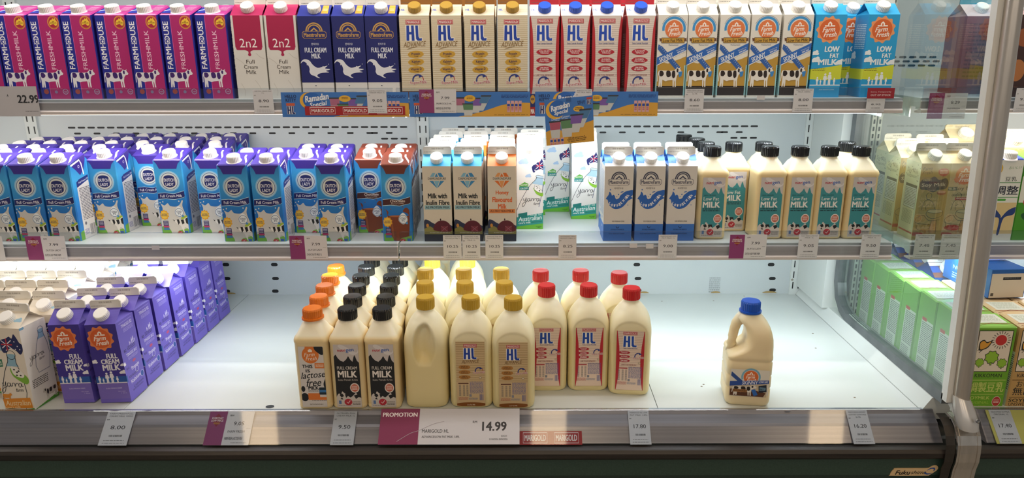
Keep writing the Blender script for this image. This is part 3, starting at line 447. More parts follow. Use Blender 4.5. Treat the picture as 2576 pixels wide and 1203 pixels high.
def a_jug_common(a, gold):
    ov = 'B07A3A' if gold else 'AE2434'
    supermilk(a, 80, 112, 44, 5); ws = (('High in\nProtein', 'High in\nCalcium', 'High in\nVitamin D') if gold else ('KALSIUM\nTINGGI', 'SUMBER\nPROTEIN', 'LEMAK RENDAH'))
    for i, w in enumerate(ws): y = 96+i*(19 if gold else 16); a.e(29, y, 21, 8 if gold else 6, ov, 4, 22); a.t(w, 29, y, 24, 9 if gold else 7, '2A1A1A' if gold else 'F0DCD8', 5, 0, .02)
    a.e(84, 136, 5, 4.4, '6A5A4A', 4, 12); a.e(84, 136, 4, 3.4, 'D9C8AC', 5, 12)
    y = 152; a.r(6, y+4, 42, y+8, '5A2E22' if gold else 'B03040', 4); 
    for x in (8, 22, 34): a.micro(x, y+12, x+7, y+56, 12, '5F5F6A', 4)
    a.micro(46, y, 94, y+46, 15, '4A5A9A', 4); a.micro(6, y+60, 40, y+72, 4, 'B85A50', 4); a.r(44, y+48, 52, y+58, '8A8A94', 4); a.bars(80, y+48, 94, y+72, 8, '2E4F9E', 4); a.micro(42, y+62, 74, y+70, 3, '6A7A9A', 4)
def a_jug_gold(a):
    a.r(0, 0, 100, 246, 'CFB489', 1); lines(a, '9A7A48', 2, 232, 6.6, 0, 100, .9) if False else None
    for i in range(23): a.r(0, 3+i*6.6, 100, 4.2+i*6.6, '94753F', 2)
    marigold(a, 50, 15, 46, 13, 3); hl(a, 27, 24, 72, 66, 3); a.t('ADVANCE', 50, 74, 62, 13, '7A5A34', 5, 3, .01, .3); a_jug_common(a, True)
    a.p([(0, 236), (30, 232), (70, 232), (100, 236), (100, 243), (70, 249), (30, 249), (0, 243)], '8A5426', 5, True); a.t('Low Fat Milk', 50, 241, 28, 5, 'EADBC0', 6)
def a_jug_red(a):
    a.r(0, 0, 100, 232, 'E6CFBC', 1)
    for i in range(22): a.r(0, 3+i*6.6, 100, 3.8+i*6.6, 'A88A7A', 2)
    for s in (0, 1): a.p([(s*100+(1-2*s)*u, v) for u, v in ((0, 0), (2, 0), (10, 60), (13, 116), (10, 180), (2, 232), (0, 232))], 'B8242E', 3)
    marigold(a, 48, 9, 50, 12, 4); hl(a, 24, 20, 72, 62, 4, '1E49A8'); a.t('Susu Lemak Rendah', 50, 67, 50, 5, '3C4A86', 5); 
    a.dv += -12; a_jug_common(a, False); a.dv += 12; a.t('LAKTOSA RENDAH', 46, 132, 54, 5, '8C3438', 5)
def a_jug_skinny(a):
    w = 'E9E5DC'; a.p([(0, 36), (30, 30), (62, 0), (78, 20), (100, 24), (94, 76), (0, 76)], w, 1) if False else None
    a.arc(53, 22, 20, 25, 160, 380, '7FB4CC', 1, 20); ff_logo(a, 53, 22, 19, 'DE6E34', burst=False, L=2)
    a.r(0, 40, 96, 78, 'C9B89A', 1); a.p([(2, 78), (2, 58), (40, 54), (94, 66), (88, 78)], '5A3622', 2); a.p([(3, 8), (8, 12), (40, 40), (30, 44), (2, 20)], '2F5296', 5)
    a.p([(0, 36), (100, 28), (100, 38), (0, 50)], '2A4E9C', 6); a.t('SKINNY', 52, 38, 42, 10, 'E9ECF2', 7, 4, .02, .25); a.t('LOW FAT', 86, 34, 24, 6, 'E9ECF2', 7, 4, .03)
    a.cow(6, 44, 70, 76, 'E6DFD4', '241C1A', 7); a.r(10, 58, 46, 66, '9A6A3A', 9); a.micro(12, 60, 44, 65, 2, '3A2414', 10); a.p([(56, 58), (66, 56), (74, 72), (64, 76)], '2F6AB8', 10); a.p([(74, 46), (94, 42), (96, 62), (76, 66)], '1C2A3C', 9); a.micro(77, 50, 93, 60, 3, '9AC8E0', 10); a.s_([(1, 77), (90, 78)], .8, 'C8C0B4', 9)
# ---------- product builders: every kind returns a list of (part name, mesh, location)
FI = 'DDD8CE'
def cap_screw(r, h, c, rib=.0005, axis=(0, 0, 1), p=(0, 0, 0), flange=0, m=None, base=None):
    mb = MB(); m = m or M(c, .35); pr = [(0, r*.96), (h*.08, r), (h*.86, r), (h, r*.9), (h, r*.0001)]
    if flange: pr = [(0, r*1.12), (h*.16, r*1.12), (h*.18, r)]+pr[2:]
    mb.cyl(p, axis, [(a, max(b, 1e-4)) for a, b in pr], m, 56, rib*1.4, (2, 3) if flange else (1, 2), sm=False)
    ax = Vector(axis).normalized(); mb.cyl(Vector(p)+ax*(h-.0002), axis, [(0, r*.86), (.0005, r*.84)], m, 40)
    if base: mb.cyl(Vector(p)-ax*.003, axis, [(0, r*1.2), (.003, r*1.14), (.0035, r*.9)], base, 32)
    return mb
def gable(w, d, hb, hg=.026, hf=.019, front='E8E2D6', side=None, slope=None, fin=FI, flap=None, bot=None, af=None, ar=None, al=None, asl=None, capc='F2F0EC', capr=.0155, shift=0):
    side = side or front; slope = slope or front; flap = flap or slope; mb = MB(); x = w/2; y = d/2; g = hb+hg; e = .0016; r = .35
    P = lambda *a: Vector(a)
    fm, sm, lm, pm, nm = (q if not isinstance(q, str) else M(q, .38) for q in (front, side, slope, flap, fin))
    mb.face([P(-x, -y, 0), P(x, -y, 0), P(x, -y, hb), P(-x, -y, hb)], fm); mb.face([P(x, y, 0), P(-x, y, 0), P(-x, y, hb), P(x, y, hb)], sm)
    for s in (1, -1):
        mb.face([P(s*x, -s*y, 0), P(s*x, s*y, 0), P(s*x, s*y, hb), P(s*x, -s*y, hb)], sm)
        A = P(s*(x-d*.40), 0, g-.001)
        mb.face([P(s*x, -y, hb), P(s*x, y, hb), A], pm); mb.face([P(s*x, -y, hb), A, P(s*x, -e, g)], pm); mb.face([P(s*x, y, hb), A, P(s*x, e, g)], pm)
    mb.face([P(-x, -y, 0), P(-x, y, 0), P(x, y, 0), P(x, -y, 0)], sm)
    mb.face([P(-x, -y, hb), P(x, -y, hb), P(x, -e, g), P(-x, -e, g)], lm); mb.face([P(x, y, hb), P(-x, y, hb), P(-x, e, g), P(x, e, g)], lm)
    q = .004; mb.loft([[(px, py, pz) for px, pz in ((-x, g), (x, g), (x, g+hf-q), (x-q, g+hf), (-x+q, g+hf), (-x, g+hf-q))] for py in (-e, e)], nm, sm=False)
    u = w/100
    if af: af(Art(mb, (-x, -y, hb), (1, 0, 0), (0, 0, -1), u, (0, 100, 0, hb/u-.3)))
    if ar: ar(Art(mb, (x, -y, hb), (0, 1, 0), (0, 0, -1), u, (0, d/u, 0, hb/u-.3)))
    if al: al(Art(mb, (-x, y, hb), (0, -1, 0), (0, 0, -1), u, (0, d/u, 0, hb/u-.3)))
    a = Art(mb, (-x, -e, g), (1, 0, 0), (0, -(y-e), -hg), u, (0, 100, 0, math.hypot(y-e, hg)/u))
    if asl: asl(a)
    f = Art(mb, (-x, -e, g+hf), (1, 0, 0), (0, 0, -1), u); f.bars(30, 5, 72, 10.5, 18, '8C8478', 1); f.micro(4, 19, 52, 22, 1, '6A6258', 1)
    sl = Vector((0, -(hg), y-e)).normalized(); pc = Vector((shift, -y*.5, hb+hg*.5))+sl*.0005
    cp = cap_screw(capr, .014, capc, axis=sl, p=(0, 0, 0)); nk = MB()
    return [('body', mb.mesh('carton_body'), (0, 0, 0)), ('cap', cp.mesh('screw_cap'), tuple(pc))]
def brik(w, d, h1, h2, front, side, top, af=None, ar=None, al=None, at=None, cap=True, capr=.016, capy=-.35):
    mb = MB(); x = w/2; y = d/2; P = lambda *a: Vector(a)
    fm, sm, tm = (q if not isinstance(q, str) else M(q, .3) for q in (front, side, top))
    b = .0025   # small bevel round the standing edges
    def rg(z0, z1=None):
        z1 = z0 if z1 is None else z1; o = []
        for px, py in ((-x+b, -y), (x-b, -y), (x, -y+b), (x, y-b), (x-b, y), (-x+b, y), (-x, y-b), (-x, -y+b)): o.append(P(px, py, z0+(z1-z0)*(py+y)/d))
        return o
    lo, hi = rg(0), rg(h1, h2)
    for j in range(8): k = (j+1) % 8; mb.face([lo[j], lo[k], hi[k], hi[j]], fm if j == 0 else sm)
    mb.face(lo[::-1], sm); i = .004; n = [P(p.x*.93, p.y*.93, p.z+.003) for p in hi]
    for j in range(8): k = (j+1) % 8; mb.face([hi[j], hi[k], n[k], n[j]], tm)
    mb.face(n, tm); u = w/100; sl = Vector((0, d, h2-h1)).normalized(); nn = Vector((0, -(h2-h1), d)).normalized()
    b_ = b/u; vm = h1/u-.3
    if af: af(Art(mb, (-x, -y, h1), (1, 0, 0), (0, 0, -1), u, (b_, 100-b_, 0, vm)))
    if ar: ar(Art(mb, (x, -y, h1), (0, 1, 0), (0, 0, -1), u, (b_, d/u-b_, -(h2-h1)/u, vm)))
    if al: al(Art(mb, (-x, y, h1), (0, -1, 0), (0, 0, -1), u, (b_, d/u-b_, 0, vm)))
    if at: at(Art(mb, Vector((-x, y, h2))+nn*.0032, (1, 0, 0), -sl, u, (4, 96, 3, d/u-3)))
    out = [('body', mb.mesh('carton_body'), (0, 0, 0))]
    if cap:
        pc = Vector((0, capy*d, h1+(h2-h1)*(capy+.5)))+nn*.003
        c = cap_screw(capr, .015, 'F0EEEA', axis=nn, base=M('EEEAF0', .35)); out.append(('cap', c.mesh('screw_cap'), tuple(pc)))
    return out
def rring(hw, hd, r, z, n=6, dx=0, dy=0):
    o = []; r = min(r, hw, hd)
    for cx, cy, a in ((hw-r, -hd+r, -90), (hw-r, hd-r, 0), (-hw+r, hd-r, 90), (-hw+r, -hd+r, 180)):
        for i in range(n): t = R(a+90*i/(n-1)); o.append((dx+cx+r*cos(t), dy+cy+r*sin(t), z))
    return o
def fillmat(key, milk, air, zl, sss=.25, ramp=.003):     # milk seen through the plastic up to the fill level, empty white plastic above
    if key in MC: return MC[key]
    m = bpy.data.materials.new(key); m.use_nodes = True; n, l, b = nodes(m)
    tc = n.new('ShaderNodeTexCoord'); sp = n.new('ShaderNodeSeparateXYZ'); mr = n.new('ShaderNodeMapRange'); mx = n.new('ShaderNodeMix'); mx.data_type = 'RGBA'
    mr.inputs[1].default_value = zl-ramp; mr.inputs[2].default_value = zl+ramp; l.new(tc.outputs['Object'], sp.inputs[0]); l.new(sp.outputs[2], mr.inputs[0]); l.new(mr.outputs[0], mx.inputs[0])
    mx.inputs[6].default_value = lin(milk)+(1,); mx.inputs[7].default_value = lin(air)+(1,); l.new(mx.outputs[2], b.inputs['Base Color'])
    b.inputs['Roughness'].default_value = .38; b.inputs['Subsurface Weight'].default_value = sss; b.inputs['Subsurface Radius'].default_value = (.03, .025, .015); b.inputs['Subsurface Scale'].default_value = .6
    MC[key] = m; return m
def sqbottle(capc, label, lab_w, lab_h, capflange=0, w=.075, sv=1.13, zt=.1565):
    m = fillmat('milk_plastic_bottle', 'EDD6A4', 'F3EBD2', .172); h = w/2; mb = MB(); rr = []
    for z, s, r in ((0, h-.004, .010), (.003, h-.001, .012), (.009, h, .012), (.0115, h-.0008, .012), (.014, h-.0006, .012), (.157, h-.0006, .012), (.160, h+.0004, .012), (.165, h+.0004, .012), (.170, h-.001, .013), (.177, h-.006, .014), (.190, .0255, .016), (.196, .0215, .0205), (.2, .019, .019), (.206, .0185, .0185)): rr.append(rring(s, s, r, z))
    mb.loft(rr, m)
    lb = MB(); u = lab_w/100; y = -h-.0004+.0006
    lb.box(-lab_w/2, lab_w/2, y-.0006, y, zt-lab_h, zt, M('D8D2CE', .3)); a = Art(lb, (-lab_w/2, y-.0006, zt), (1, 0, 0), (0, 0, -1), u, (0, 100, 0, lab_h/u)); a.sv = sv; label(a)
    cp = cap_screw(.0215, .024, capc, .0007, flange=capflange, m=M(capc, .22))
    dt = MB(); return [('bottle', mb.mesh('bottle_body'), (0, 0, 0)), ('label', lb.mesh('label'), (0, 0, 0)), ('cap', cp.mesh('screw_cap'), (0, 0, .204))]
def jug(label, lab_h, capc, grip=False, W=.096, Dp=.098):
    m = fillmat('milk_plastic_jug', 'E8D8A2', 'F0EACE', .165, ramp=.04); mb = MB(); n = 128; rows = 84; Ht = .226; rings = []
    def half(z, top0=.150):
        if z < .012: t = z/.012; return .88+.12*math.sqrt(max(0, 1-(1-t)**2))
        if z < top0: return 1.0
        t = (z-top0)/(Ht-.004-top0)
        if t > 1: return .37
        return max(.37, math.cos(t*pi/2)**.5*.98+.02)
    for i in range(rows+1):
        z = Ht*i/rows; s = half(z); hw = W/2*s; hd = Dp/2*s; ex = 4.6 if z < .15 else max(2, 4.6-2.6*(z-.15)/.05); rg = []
        for j in range(n):
            t = 2*pi*j/n; c, q = cos(t), sin(t); x = hw*math.copysign(abs(c)**(2/ex), c); y = hd*math.copysign(abs(q)**(2/ex), q)
            if y < 0:
                if not grip:      # arch-topped recess that holds the label
                    k = abs(x)/.036; zz = (z-.153)/.026 if z > .153 else ((.006-z)/.004 if z < .006 else 0)
                    d = math.hypot(k, max(0, zz)) if zz > 0 else k; y += .0028*max(0, min(1, (1.06-d)/.12))
                else:
                    d = math.hypot(x/.027, (z-.150)/.050); q1 = max(0, min(1, (1-d)/.38)); q2 = max(0, min(1, (x-.004)/.010)); y += .026*q1*q1*(3-2*q1)*(1-.62*q2*q2*(3-2*q2))
            rg.append((x, y, z))
        rings.append(rg)
    mb.loft(rings, m); parts = [('bottle', mb.mesh('jug_body'), (0, 0, 0))]
    if label:
        lw = .063; lb = MB(); y = -Dp/2+.0024; z1 = .160; lb.box(-lw/2, lw/2, y-.0004, y, z1-lab_h, z1, M('CFB489', .3)); label(Art(lb, (-lw/2, y-.0004, z1), (1, 0, 0), (0, 0, -1), lw/100, (0, 100, 0, lab_h/lw*100)))
        pr = MB(); a = Art(pr, (-lw/2, y-.0001, z1+.012), (1, 0, 0), (0, 0, -1), lw/100); a.eps = .0008; a.t('SUNAN JUL 20 APR 26', 50, 4, 62, 4, '5A5348', 1); a.t('22:46:40', 42, 11, 20, 4, '5A5348', 1)
        parts.append(('label', lb.mesh('label'), (0, 0, 0)))
    parts.append(('cap', cap_screw(.0205, .026, capc, .0007, m=M(capc, .3)).mesh('screw_cap'), (0, 0, .222)))
    return parts
def handlejug():
    m = fillmat('milk_plastic_jug_blue', 'E9D7AE', 'F0E6C8', .19, ramp=.02); mb = MB(); W = .098; D = .098; rr = []
    sec = [(0, .043, .043, 0), (.004, .047, .047, 0), (.012, .049, .049, 0), (.04, .049, .049, 0), (.042, .0475, .0475, 0), (.045, .0475, .0475, 0), (.047, .049, .049, 0), (.07, .049, .049, 0), (.072, .0475, .0475, 0), (.075, .0475, .0475, 0), (.077, .049, .049, 0), (.104, .049, .049, 0), (.106, .0475, .0475, 0), (.109, .0475, .0475, 0), (.112, .049, .049, 0), (.118, .048, .049, .001)]
    for z, hw, hd, dx in sec: rr.append(rring(hw, hd, .014, z, 8, dx))
    for z, l, r, hd in ((.124, -.036, .049, .048), (.13, -.024, .049, .047), (.14, -.012, .049, .046), (.155, -.009, .048, .044), (.168, -.010, .045, .041), (.18, -.014, .041, .036), (.19, -.024, .034, .031), (.198, -.029, .028, .026), (.205, -.024, .022, .022), (.212, -.019, .019, .019)): rr.append(rring((r-l)/2, hd, .018, z, 8, (r+l)/2))
    mb.loft(rr, m); mb.tube([(-.030, 0, .102), (-.036, 0, .118), (-.0375, 0, .132), (-.036, 0, .148), (-.0335, 0, .165), (-.030, 0, .180), (-.022, 0, .192), (-.012, 0, .199), (0, 0, .2)], [.016, .0135, .0115, .0105, .0105, .0115, .013, .016, .016], m, 20)
    lb = MB(); lw = .084; y = -.0493; lb.box(-lw/2, lw/2, y-.0003, y, .030, .090, M('E4DFD2', .3)); a = Art(lb, (-lw/2, y-.0003, .090), (1, 0, 0), (0, 0, -1), lw/100); a.dv = -1; a_jug_skinny(a)
    nt = MB(); nt.cyl((0, -.0495, -.002), (0, 1, 0), [(0, .008), (.01, .008)], M('8F8468', .6), 20)
    return [('bottle', mb.mesh('jug_body'), (0, 0, 0)), ('label', lb.mesh('label'), (0, 0, 0)), ('cap', cap_screw(.0215, .026, '1E5CC8', .0006, flange=1, m=M('1A56C4', .25)).mesh('screw_cap'), (-.002, 0, .209))]
def asl_hl(a): lines(a, 'B08F4C', 3, 42); a.t('HL', 11, 30, 14, 11, '2A54B8', 2, 0, .03)
def asl_hlr(a): a.t('HL', 11, 30, 14, 11, '6A8AD0', 2, 0, .02)
def asl_waves(a):
    for i in range(7): a.s_([(0, 8+i*6), (25, 5+i*6), (50, 10+i*6), (75, 5+i*6), (100, 9+i*6)], .8, '6E5FC4', 1)
def asl_lblue(a): a.p([(0, 0), (20, 6), (30, 24), (26, 46), (0, 46)], '4E8ADB', 1, False); a.p([(70, 20), (84, 8), (100, 4), (100, 30), (88, 34), (76, 32)], '4E8ADB', 1, True); a.t('1L', 15, 38, 7, 7, '1E3C7A', 2)
def asl_navy(a): a.p([(74, 2), (92, 2), (94, 44), (72, 44)], 'E0A83A', 1); a.micro(76, 20, 90, 34, 2, 'F4E4BC', 2)
def asl_yarra(a): cloud(a, 82, 30, 10, '9CC3D8', 1)
def asl_yl(a): yarra_word(a, 6, 8, .8, '5A6A78', 2)
def top_farm(a): a.p([(0, 0), (33, 0), (33, 98), (0, 98)], '2A34A8', 1); a.p([(4, 60), (26, 40), (26, 50), (4, 72)], 'C8D0EC', 2); a.micro(64, 20, 92, 70, 6, 'E6A8CC', 2)
def top_dutch(a): a.s_([(74, 0), (78, 40), (92, 74), (100, 92)], 6, 'ECEAF0', 1, False)
def top_kik(a): a.r(12, 10, 88, 62, 'D8DCD2', 1); a.r(2, 66, 98, 68, '8A3A2A', 1); a.s_([(2, 80), (50, 60), (98, 80)], 1.2, '8A3A2A', 2, False); a.micro(20, 16, 80, 56, 6, 'A8B09C', 2)
DB = grad('dutch_blue_print', [(0, '2F86C8'), (.35, '1E6FBE'), (.55, '2C86CC'), (.8, '3FA4DE'), (1, '2E7FC6')], 0, .19)
K = {
 'farm': ('milk_carton', lambda: brik(.0745, .07, .193, .215, 'B0206B', '1D2488', 'C23E94', a_farmhouse, a_farmside, a_farmside, top_farm, capy=-.22), 'magenta and navy milk carton'),
 '2n2': ('milk_carton', lambda: gable(.0744, .072, .192, slope='B01C58', flap='B01C58', front='DCD8D0', side='D8D4CC', af=a_2n2, ar=a_marble, al=a_marble), 'marbled white and crimson carton'),
 'navy': ('milk_carton', lambda: gable(.0755, .072, .190, front='DDD9D2', side='D6D2CC', slope='25308C', flap='25308C', af=a_maestro_navy, ar=a_navy_side, al=a_navy_side, asl=asl_navy), 'navy milk carton with gold arch'),
 'hlg': ('milk_carton', lambda: gable(.0707, .07, .191, front='DCCFB4', side='7A5430', slope='E4D8BE', fin='8E5C26', flap='C79A5A', af=a_hl_gold, ar=a_stripe_side, al=a_stripe_side, asl=asl_hl, capc='B08A34'), 'gold striped carton with bronze cap'),
 'hlr': ('milk_carton', lambda: gable(.0684, .07, .190, front='E2D2C6', side='B3202A', slope='EDE8E4', fin='B82430', flap='D88A84', af=a_hl_red, ar=a_red_side, al=a_red_side, asl=asl_hlr, capc='2A58C8'), 'red edged striped carton with blue cap'),
 'skinny': ('milk_carton', lambda: gable(.0693, .07, .191, front='E4DFD4', side='E2DDD2', slope='EDE9DF', af=a_skinny, ar=a_skinny_side, al=a_skinny_side), 'cream carton with blue tape and cow'),
 'ffblue': ('milk_carton', lambda: gable(.0725, .07, .191, front='2C9FD6', side='2690C8', slope='35A8DE', flap='2C9FD6', af=a_ffblue, ar=a_ffblue_side, al=a_ffblue_side), 'sky blue carton with orange badge'),
 'dutch': ('milk_carton', lambda: brik(.0735, .07, .190, .209, DB, DB, '43349A', a_dutch, a_dutch_side, None, top_dutch, capy=-.2), 'blue milk carton with purple top'),
 'choc': ('milk_carton', lambda: brik(.0735, .07, .190, .209, DB, DB, '7A3C2E', lambda a: a_dutch(a, True), lambda a: a_dutch_side(a, True), None, top_dutch, capy=-.2), 'blue chocolate milk carton, brown top'),
 'inulin': ('milk_carton', lambda: gable(.069, .069, .188, hg=.024, hf=.019, front='D9CFBE', side='CFC4B2', slope='35A3D8', flap='35A3D8', af=lambda a: a_diamond(a, '3C86B8', '7FB4CC', '1C2226', (('Milk with', 68), ('Inulin Fibre', 84)), '8FB6C0'), ar=a_dia_side, al=a_dia_side), 'beige carton with blue diamond'),
 'honey': ('milk_carton', lambda: gable(.069, .069, .188, hg=.024, hf=.019, front='D9CFBE', side='E0A060', slope='E87A30', flap='E87A30', af=lambda a: a_diamond(a, 'D9712E', 'E09A5C', 'D9652A', (('Honey', 46), ('Flavoured', 70), ('Milk', 30)), 'DD8A4E'), ar=a_dia_side, al=a_dia_side), 'beige carton with orange diamond'),
 'ylow': ('milk_carton', lambda: gable(.069, .068, .195, front='EAE8E4', side='E4E2DE', slope='EFEEEA', af=a_yarra_low, ar=a_yarra_side, al=a_yarra_side, asl=asl_yl), 'white carton with teal banner'),
 'mwhite': ('milk_carton', lambda: gable(.0695, .069, .187, hg=.025, hf=.018, front='DAD4CC', side='D4D0CC', slope='E6E4E4', flap='5E9AE0', af=a_maestro_white, ar=a_blue_side, al=a_blue_side, asl=asl_lblue), 'beige carton with blue splash'),
 'nlow': ('milk_bottle', lambda: sqbottle('17181A', lambda a: a_nutri(a, '3E8E94', True), .0545, .1505), 'milk bottle with teal label'),
 'nfull': ('milk_bottle', lambda: sqbottle('17181A', lambda a: a_nutri(a, '1E1F22', False), .0545, .1505), 'black label milk bottle'),
 'lact': ('milk_bottle', lambda: sqbottle('E0761E', a_lactose, .0545, .145, 1, sv=1.08, zt=.152), 'milk bottle with orange cap'),
 'jgold': ('milk_jug', lambda: jug(a_jug_gold, .1555, 'C09A2C'), 'gold cap milk jug'),
 'jgrip': ('milk_jug', lambda: jug(None, 0, 'C09A2C', True), 'gold cap jug with grip showing'),
 'jred': ('milk_jug', lambda: jug(a_jug_red, .147, 'C81E22'), 'red cap milk jug'),
 'jblue': ('milk_jug', handlejug, 'lone milk jug with open handle and blue cap'),
 'yfull': ('milk_carton', lambda: gable(.074, .072, .195, front='E8DECE', side='ECE8E0', slope='EDE4D4', af=a_yarra_full, ar=a_yarra_side, al=a_yarra_side, asl=asl_yarra), 'cream carton with orange banner'),
 'purple': ('milk_carton', lambda: gable(.069, .072, .190, front='6F5FC0', side='6C5CC4', slope='6455BC', flap='7668CC', af=a_ffpurple, ar=a_ffpurple_side, al=a_ffpurple_side, asl=asl_waves), 'purple milk carton with orange badge'),
 'soyd': ('soy_milk_carton', lambda: gable(.072, .07, .192, front='B79C58', side='D2CFA8', slope='E2D6B4', af=lambda a: a_soy(a, True), ar=a_soy_side, al=a_soy_side), 'tan soy milk carton with dark ink badge'),
 'soyl': ('soy_milk_carton', lambda: gable(.072, .07, .192, front='CDB583', side='D2CFA8', slope='E6D0A4', af=lambda a: a_soy(a, False), ar=a_soy_side, al=a_soy_side), 'tan soy milk carton with orange badge'),
 'kgreen': ('soy_milk_carton', lambda: brik(.088, .075, .188, .192, '6EA82C', '7DBB4A', '8FC85A', lambda a: a_kikko(a, True), a_kside, a_kside, top_kik, cap=False), 'green soy milk carton with red sun'),
 'ktan': ('soy_milk_carton', lambda: brik(.088, .075, .188, .192, 'C09A5E', 'BF9A62', 'D9BE92', lambda a: a_kikko(a, False), a_kside, a_kside, top_kik, cap=False), 'tan soy milk carton with red sun'),
 'mgreen': ('soy_milk_carton', lambda: brik(.07, .066, .2, .212, '4C9A26', '3E8A22', '6AB83A', lambda a: a_mei(a, True), None, None, None), 'green soy drink carton with red zero badge'),
 'mwhite2': ('soy_milk_carton', lambda: brik(.07, .066, .2, .212, 'ECECE4', 'E6E6DE', '2C4AA8', lambda a: a_mei(a, False), None, None, None), 'white soy drink carton with navy sprout and blue top'),
 'tofu': ('dessert_carton', lambda: gable(.085, .085, .19, hg=.03, hf=.03, front='8A5A58', side='8E4A40', slope='D8C8CC', fin='1E86A0', flap='C09A98', af=lambda a: a.micro(10, 20, 90, 180, 14, '6E4644', 1)), 'maroon carton with pale shoulders and teal top'),
 'brown': ('dessert_carton', lambda: gable(.085, .085, .19, front='3A2420', side='5E4E50', slope='B89A98', fin='1A1A1E', af=lambda a: (a.e(40, 60, 30, 26, '8A4A26', 1), a.e(30, 150, 22, 30, 'A86A3A', 1), a.e(16, 196, 9, 9, 'D8D0CC', 2))), 'dark brown carton with black top'),
 'bean': ('soy_milk_carton', lambda: gable(.09, .08, .215, hg=.03, hf=.012, front='CDB58A', side='C9A878', slope='E0CDA4', fin='D8C8A4', af=lambda a: [a.e(6+13*(i%8)+(i//8%2)*6, 10+i//8*13, 6, 5, ('C89858', 'B98444', 'D6AC70')[i % 3], 1+i % 2, 10) for i in range(120)], ar=lambda a: [a.e(6+13*(i%7)+(i//7%2)*6, 10+i//7*13, 6, 5, ('C89858', 'B98444', 'D6AC70')[i % 3], 1+i % 2, 10) for i in range(98)], al=lambda a: [a.e(6+13*(i%7)+(i//7%2)*6, 10+i//7*13, 6, 5, ('C89858', 'B98444', 'D6AC70')[i % 3], 1+i % 2, 10) for i in range(98)], capr=.019), 'large tan carton printed with soy beans'),
 'meiji': ('milk_carton', lambda: gable(.088, .088, .19, hg=.03, hf=.012, front='2A5AB0', side='2F62B8', slope='7A4A3C', flap='2A4A9A', fin='D8D4DC', asl=lambda a: (a.r(0, 2, 100, 14, 'D8D4DC', 1), a.r(0, 16, 26, 40, '2A50A8', 1)), capr=.021), 'blue and brown carton with white cap'),
}
KM = {}
def parts(k):
    if k not in KM: KM[k] = K[k][1]()
    return KM[k]
USED = set()
def put(k, X, Y, z, where, group, yaw=0, lean=0, depth=None, pitch=0):
    """X, Y = centre of the front face at its foot"""
    nm, _, desc = K[k]; ps = parts(k); bd = max(v.co.y for v in ps[0][1].vertices); o = link(nm, None); c, s = cos(yaw), sin(yaw)
    w = max(v.co.x for v in ps[0][1].vertices)
    o.location = (X-s*bd, Y+c*bd, z+abs(sin(lean))*w+.0003); o.rotation_euler = (pitch, lean, yaw)
    for n, me, loc in ps: p = link(n, me, o, loc)
    lab = desc+', '+where
    if lab in USED: print('DUP', lab)
    if len(lab.split()) > 16: print('LONG', len(lab.split()), lab)
    USED.add(lab); tag(o, lab, nm.replace('_', ' '), group); return o
ORD = ['front', 'second', 'third', 'fourth', 'fifth', 'sixth', 'seventh', 'eighth', 'ninth', 'tenth']
NTH = ['first', 'second', 'third', 'fourth', 'fifth', 'sixth', 'seventh', 'eighth', 'ninth']
ZT, ZM = .660, .314; YT, YM = 1.735, 1.69      # shelf surfaces and the faces of their ticket rails
rj = random.Random(11)
# ---- top shelf: centres of the front faces at their top edge
def top_row(k, pxs, py, word, nb, dy=0, Y0=1.757, rows=2, pitch=.076):
    for i, p in enumerate(pxs):
        X = on_y(p, py, Y0).x
        for r in range(rows):
            w = '%s from left, %s row of %s' % (NTH[i], ORD[r], word)
            put(k, X+rj.uniform(-.001, .001), Y0+r*pitch+(rj.uniform(0, .003)), ZT, w, word)
top_row('farm', [-62, 21, 105, 187.5, 271.5, 355.5, 440, 526], 36, 'the top shelf', '')
top_row('2n2', [617, 700], 34, 'the top shelf', '')
top_row('navy', [787, 872, 955], 36, 'the top shelf', '')
top_row('hlg', [1040, 1122.5, 1206, 1290], 38, 'the top shelf', '')
top_row('hlr', [1370, 1449, 1529, 1613], 42, 'the top shelf', '')
top_row('skinny', [1695, 1772, 1851, 1931, 2012], 42, 'the top shelf', '')
for i, (p, Y, w) in enumerate(((2093, 1.757, 'beside the cow cartons on the top shelf'), (2150, 1.832, 'half hidden behind its neighbour on the top shelf'), (2226, 1.757, 'last before the glass on the top shelf'))): put('ffblue', on_y(p, 40, Y).x, Y, ZT, w, 'blue low fat cartons on the top shelf')
# ---- middle shelf
def mid(k, px, py, Y, where, group, **q): return put(k, on_y(px, py, Y).x, Y, ZM, where, group, **q)
G = 'blue milk cartons on the middle shelf'; DW = {1.715: ''}
fr = [(-19, 457, 1.722, 'leftmost at the photo edge'), (61, 457, 1.722, 'above the left price card'), (142, 458, 1.722, 'right of the one over the left price card'), (259, 445, 1.795, 'standing by the first gap, side panel showing'), (372, 432, 1.874, 'set back behind the sixth front carton'), (424.6, 447, 1.795, 'overlapping the set back carton'), (528, 448, 1.795, 'just left of the middle pair pushed forward'), (586.6, 463, 1.715, 'left of the middle pair pushed forward'), (669, 463, 1.715, 'right of the middle pair pushed forward'), (769, 447, 1.795, 'above the right price card, set back'), (832.7, 463.6, 1.715, 'rightmost, next to the chocolate ones')]
for px, py, Y, w in fr: mid('dutch', px, py, Y, w+'', G)
rows = [(1.80, [-1.402, -1.322, -1.235], 'second'), (1.878, [-1.385, -1.30, -1.212, -1.125], 'third'), (1.955, [-1.389, -1.305, -1.219, -1.135, -1.05, -.943, -.851], 'fourth'), (2.032, [-1.389, -1.30, -1.216, -1.134, -1.05, -.967, -.88], 'fifth'), (2.108, [-1.213, -1.128, -1.047, -.954, -.87], 'rearmost')]
for Y, xs, w in rows:
    for i, X in enumerate(xs): put('dutch', X, Y, ZM, '%s from left in its %s row' % (NTH[i], w), G)
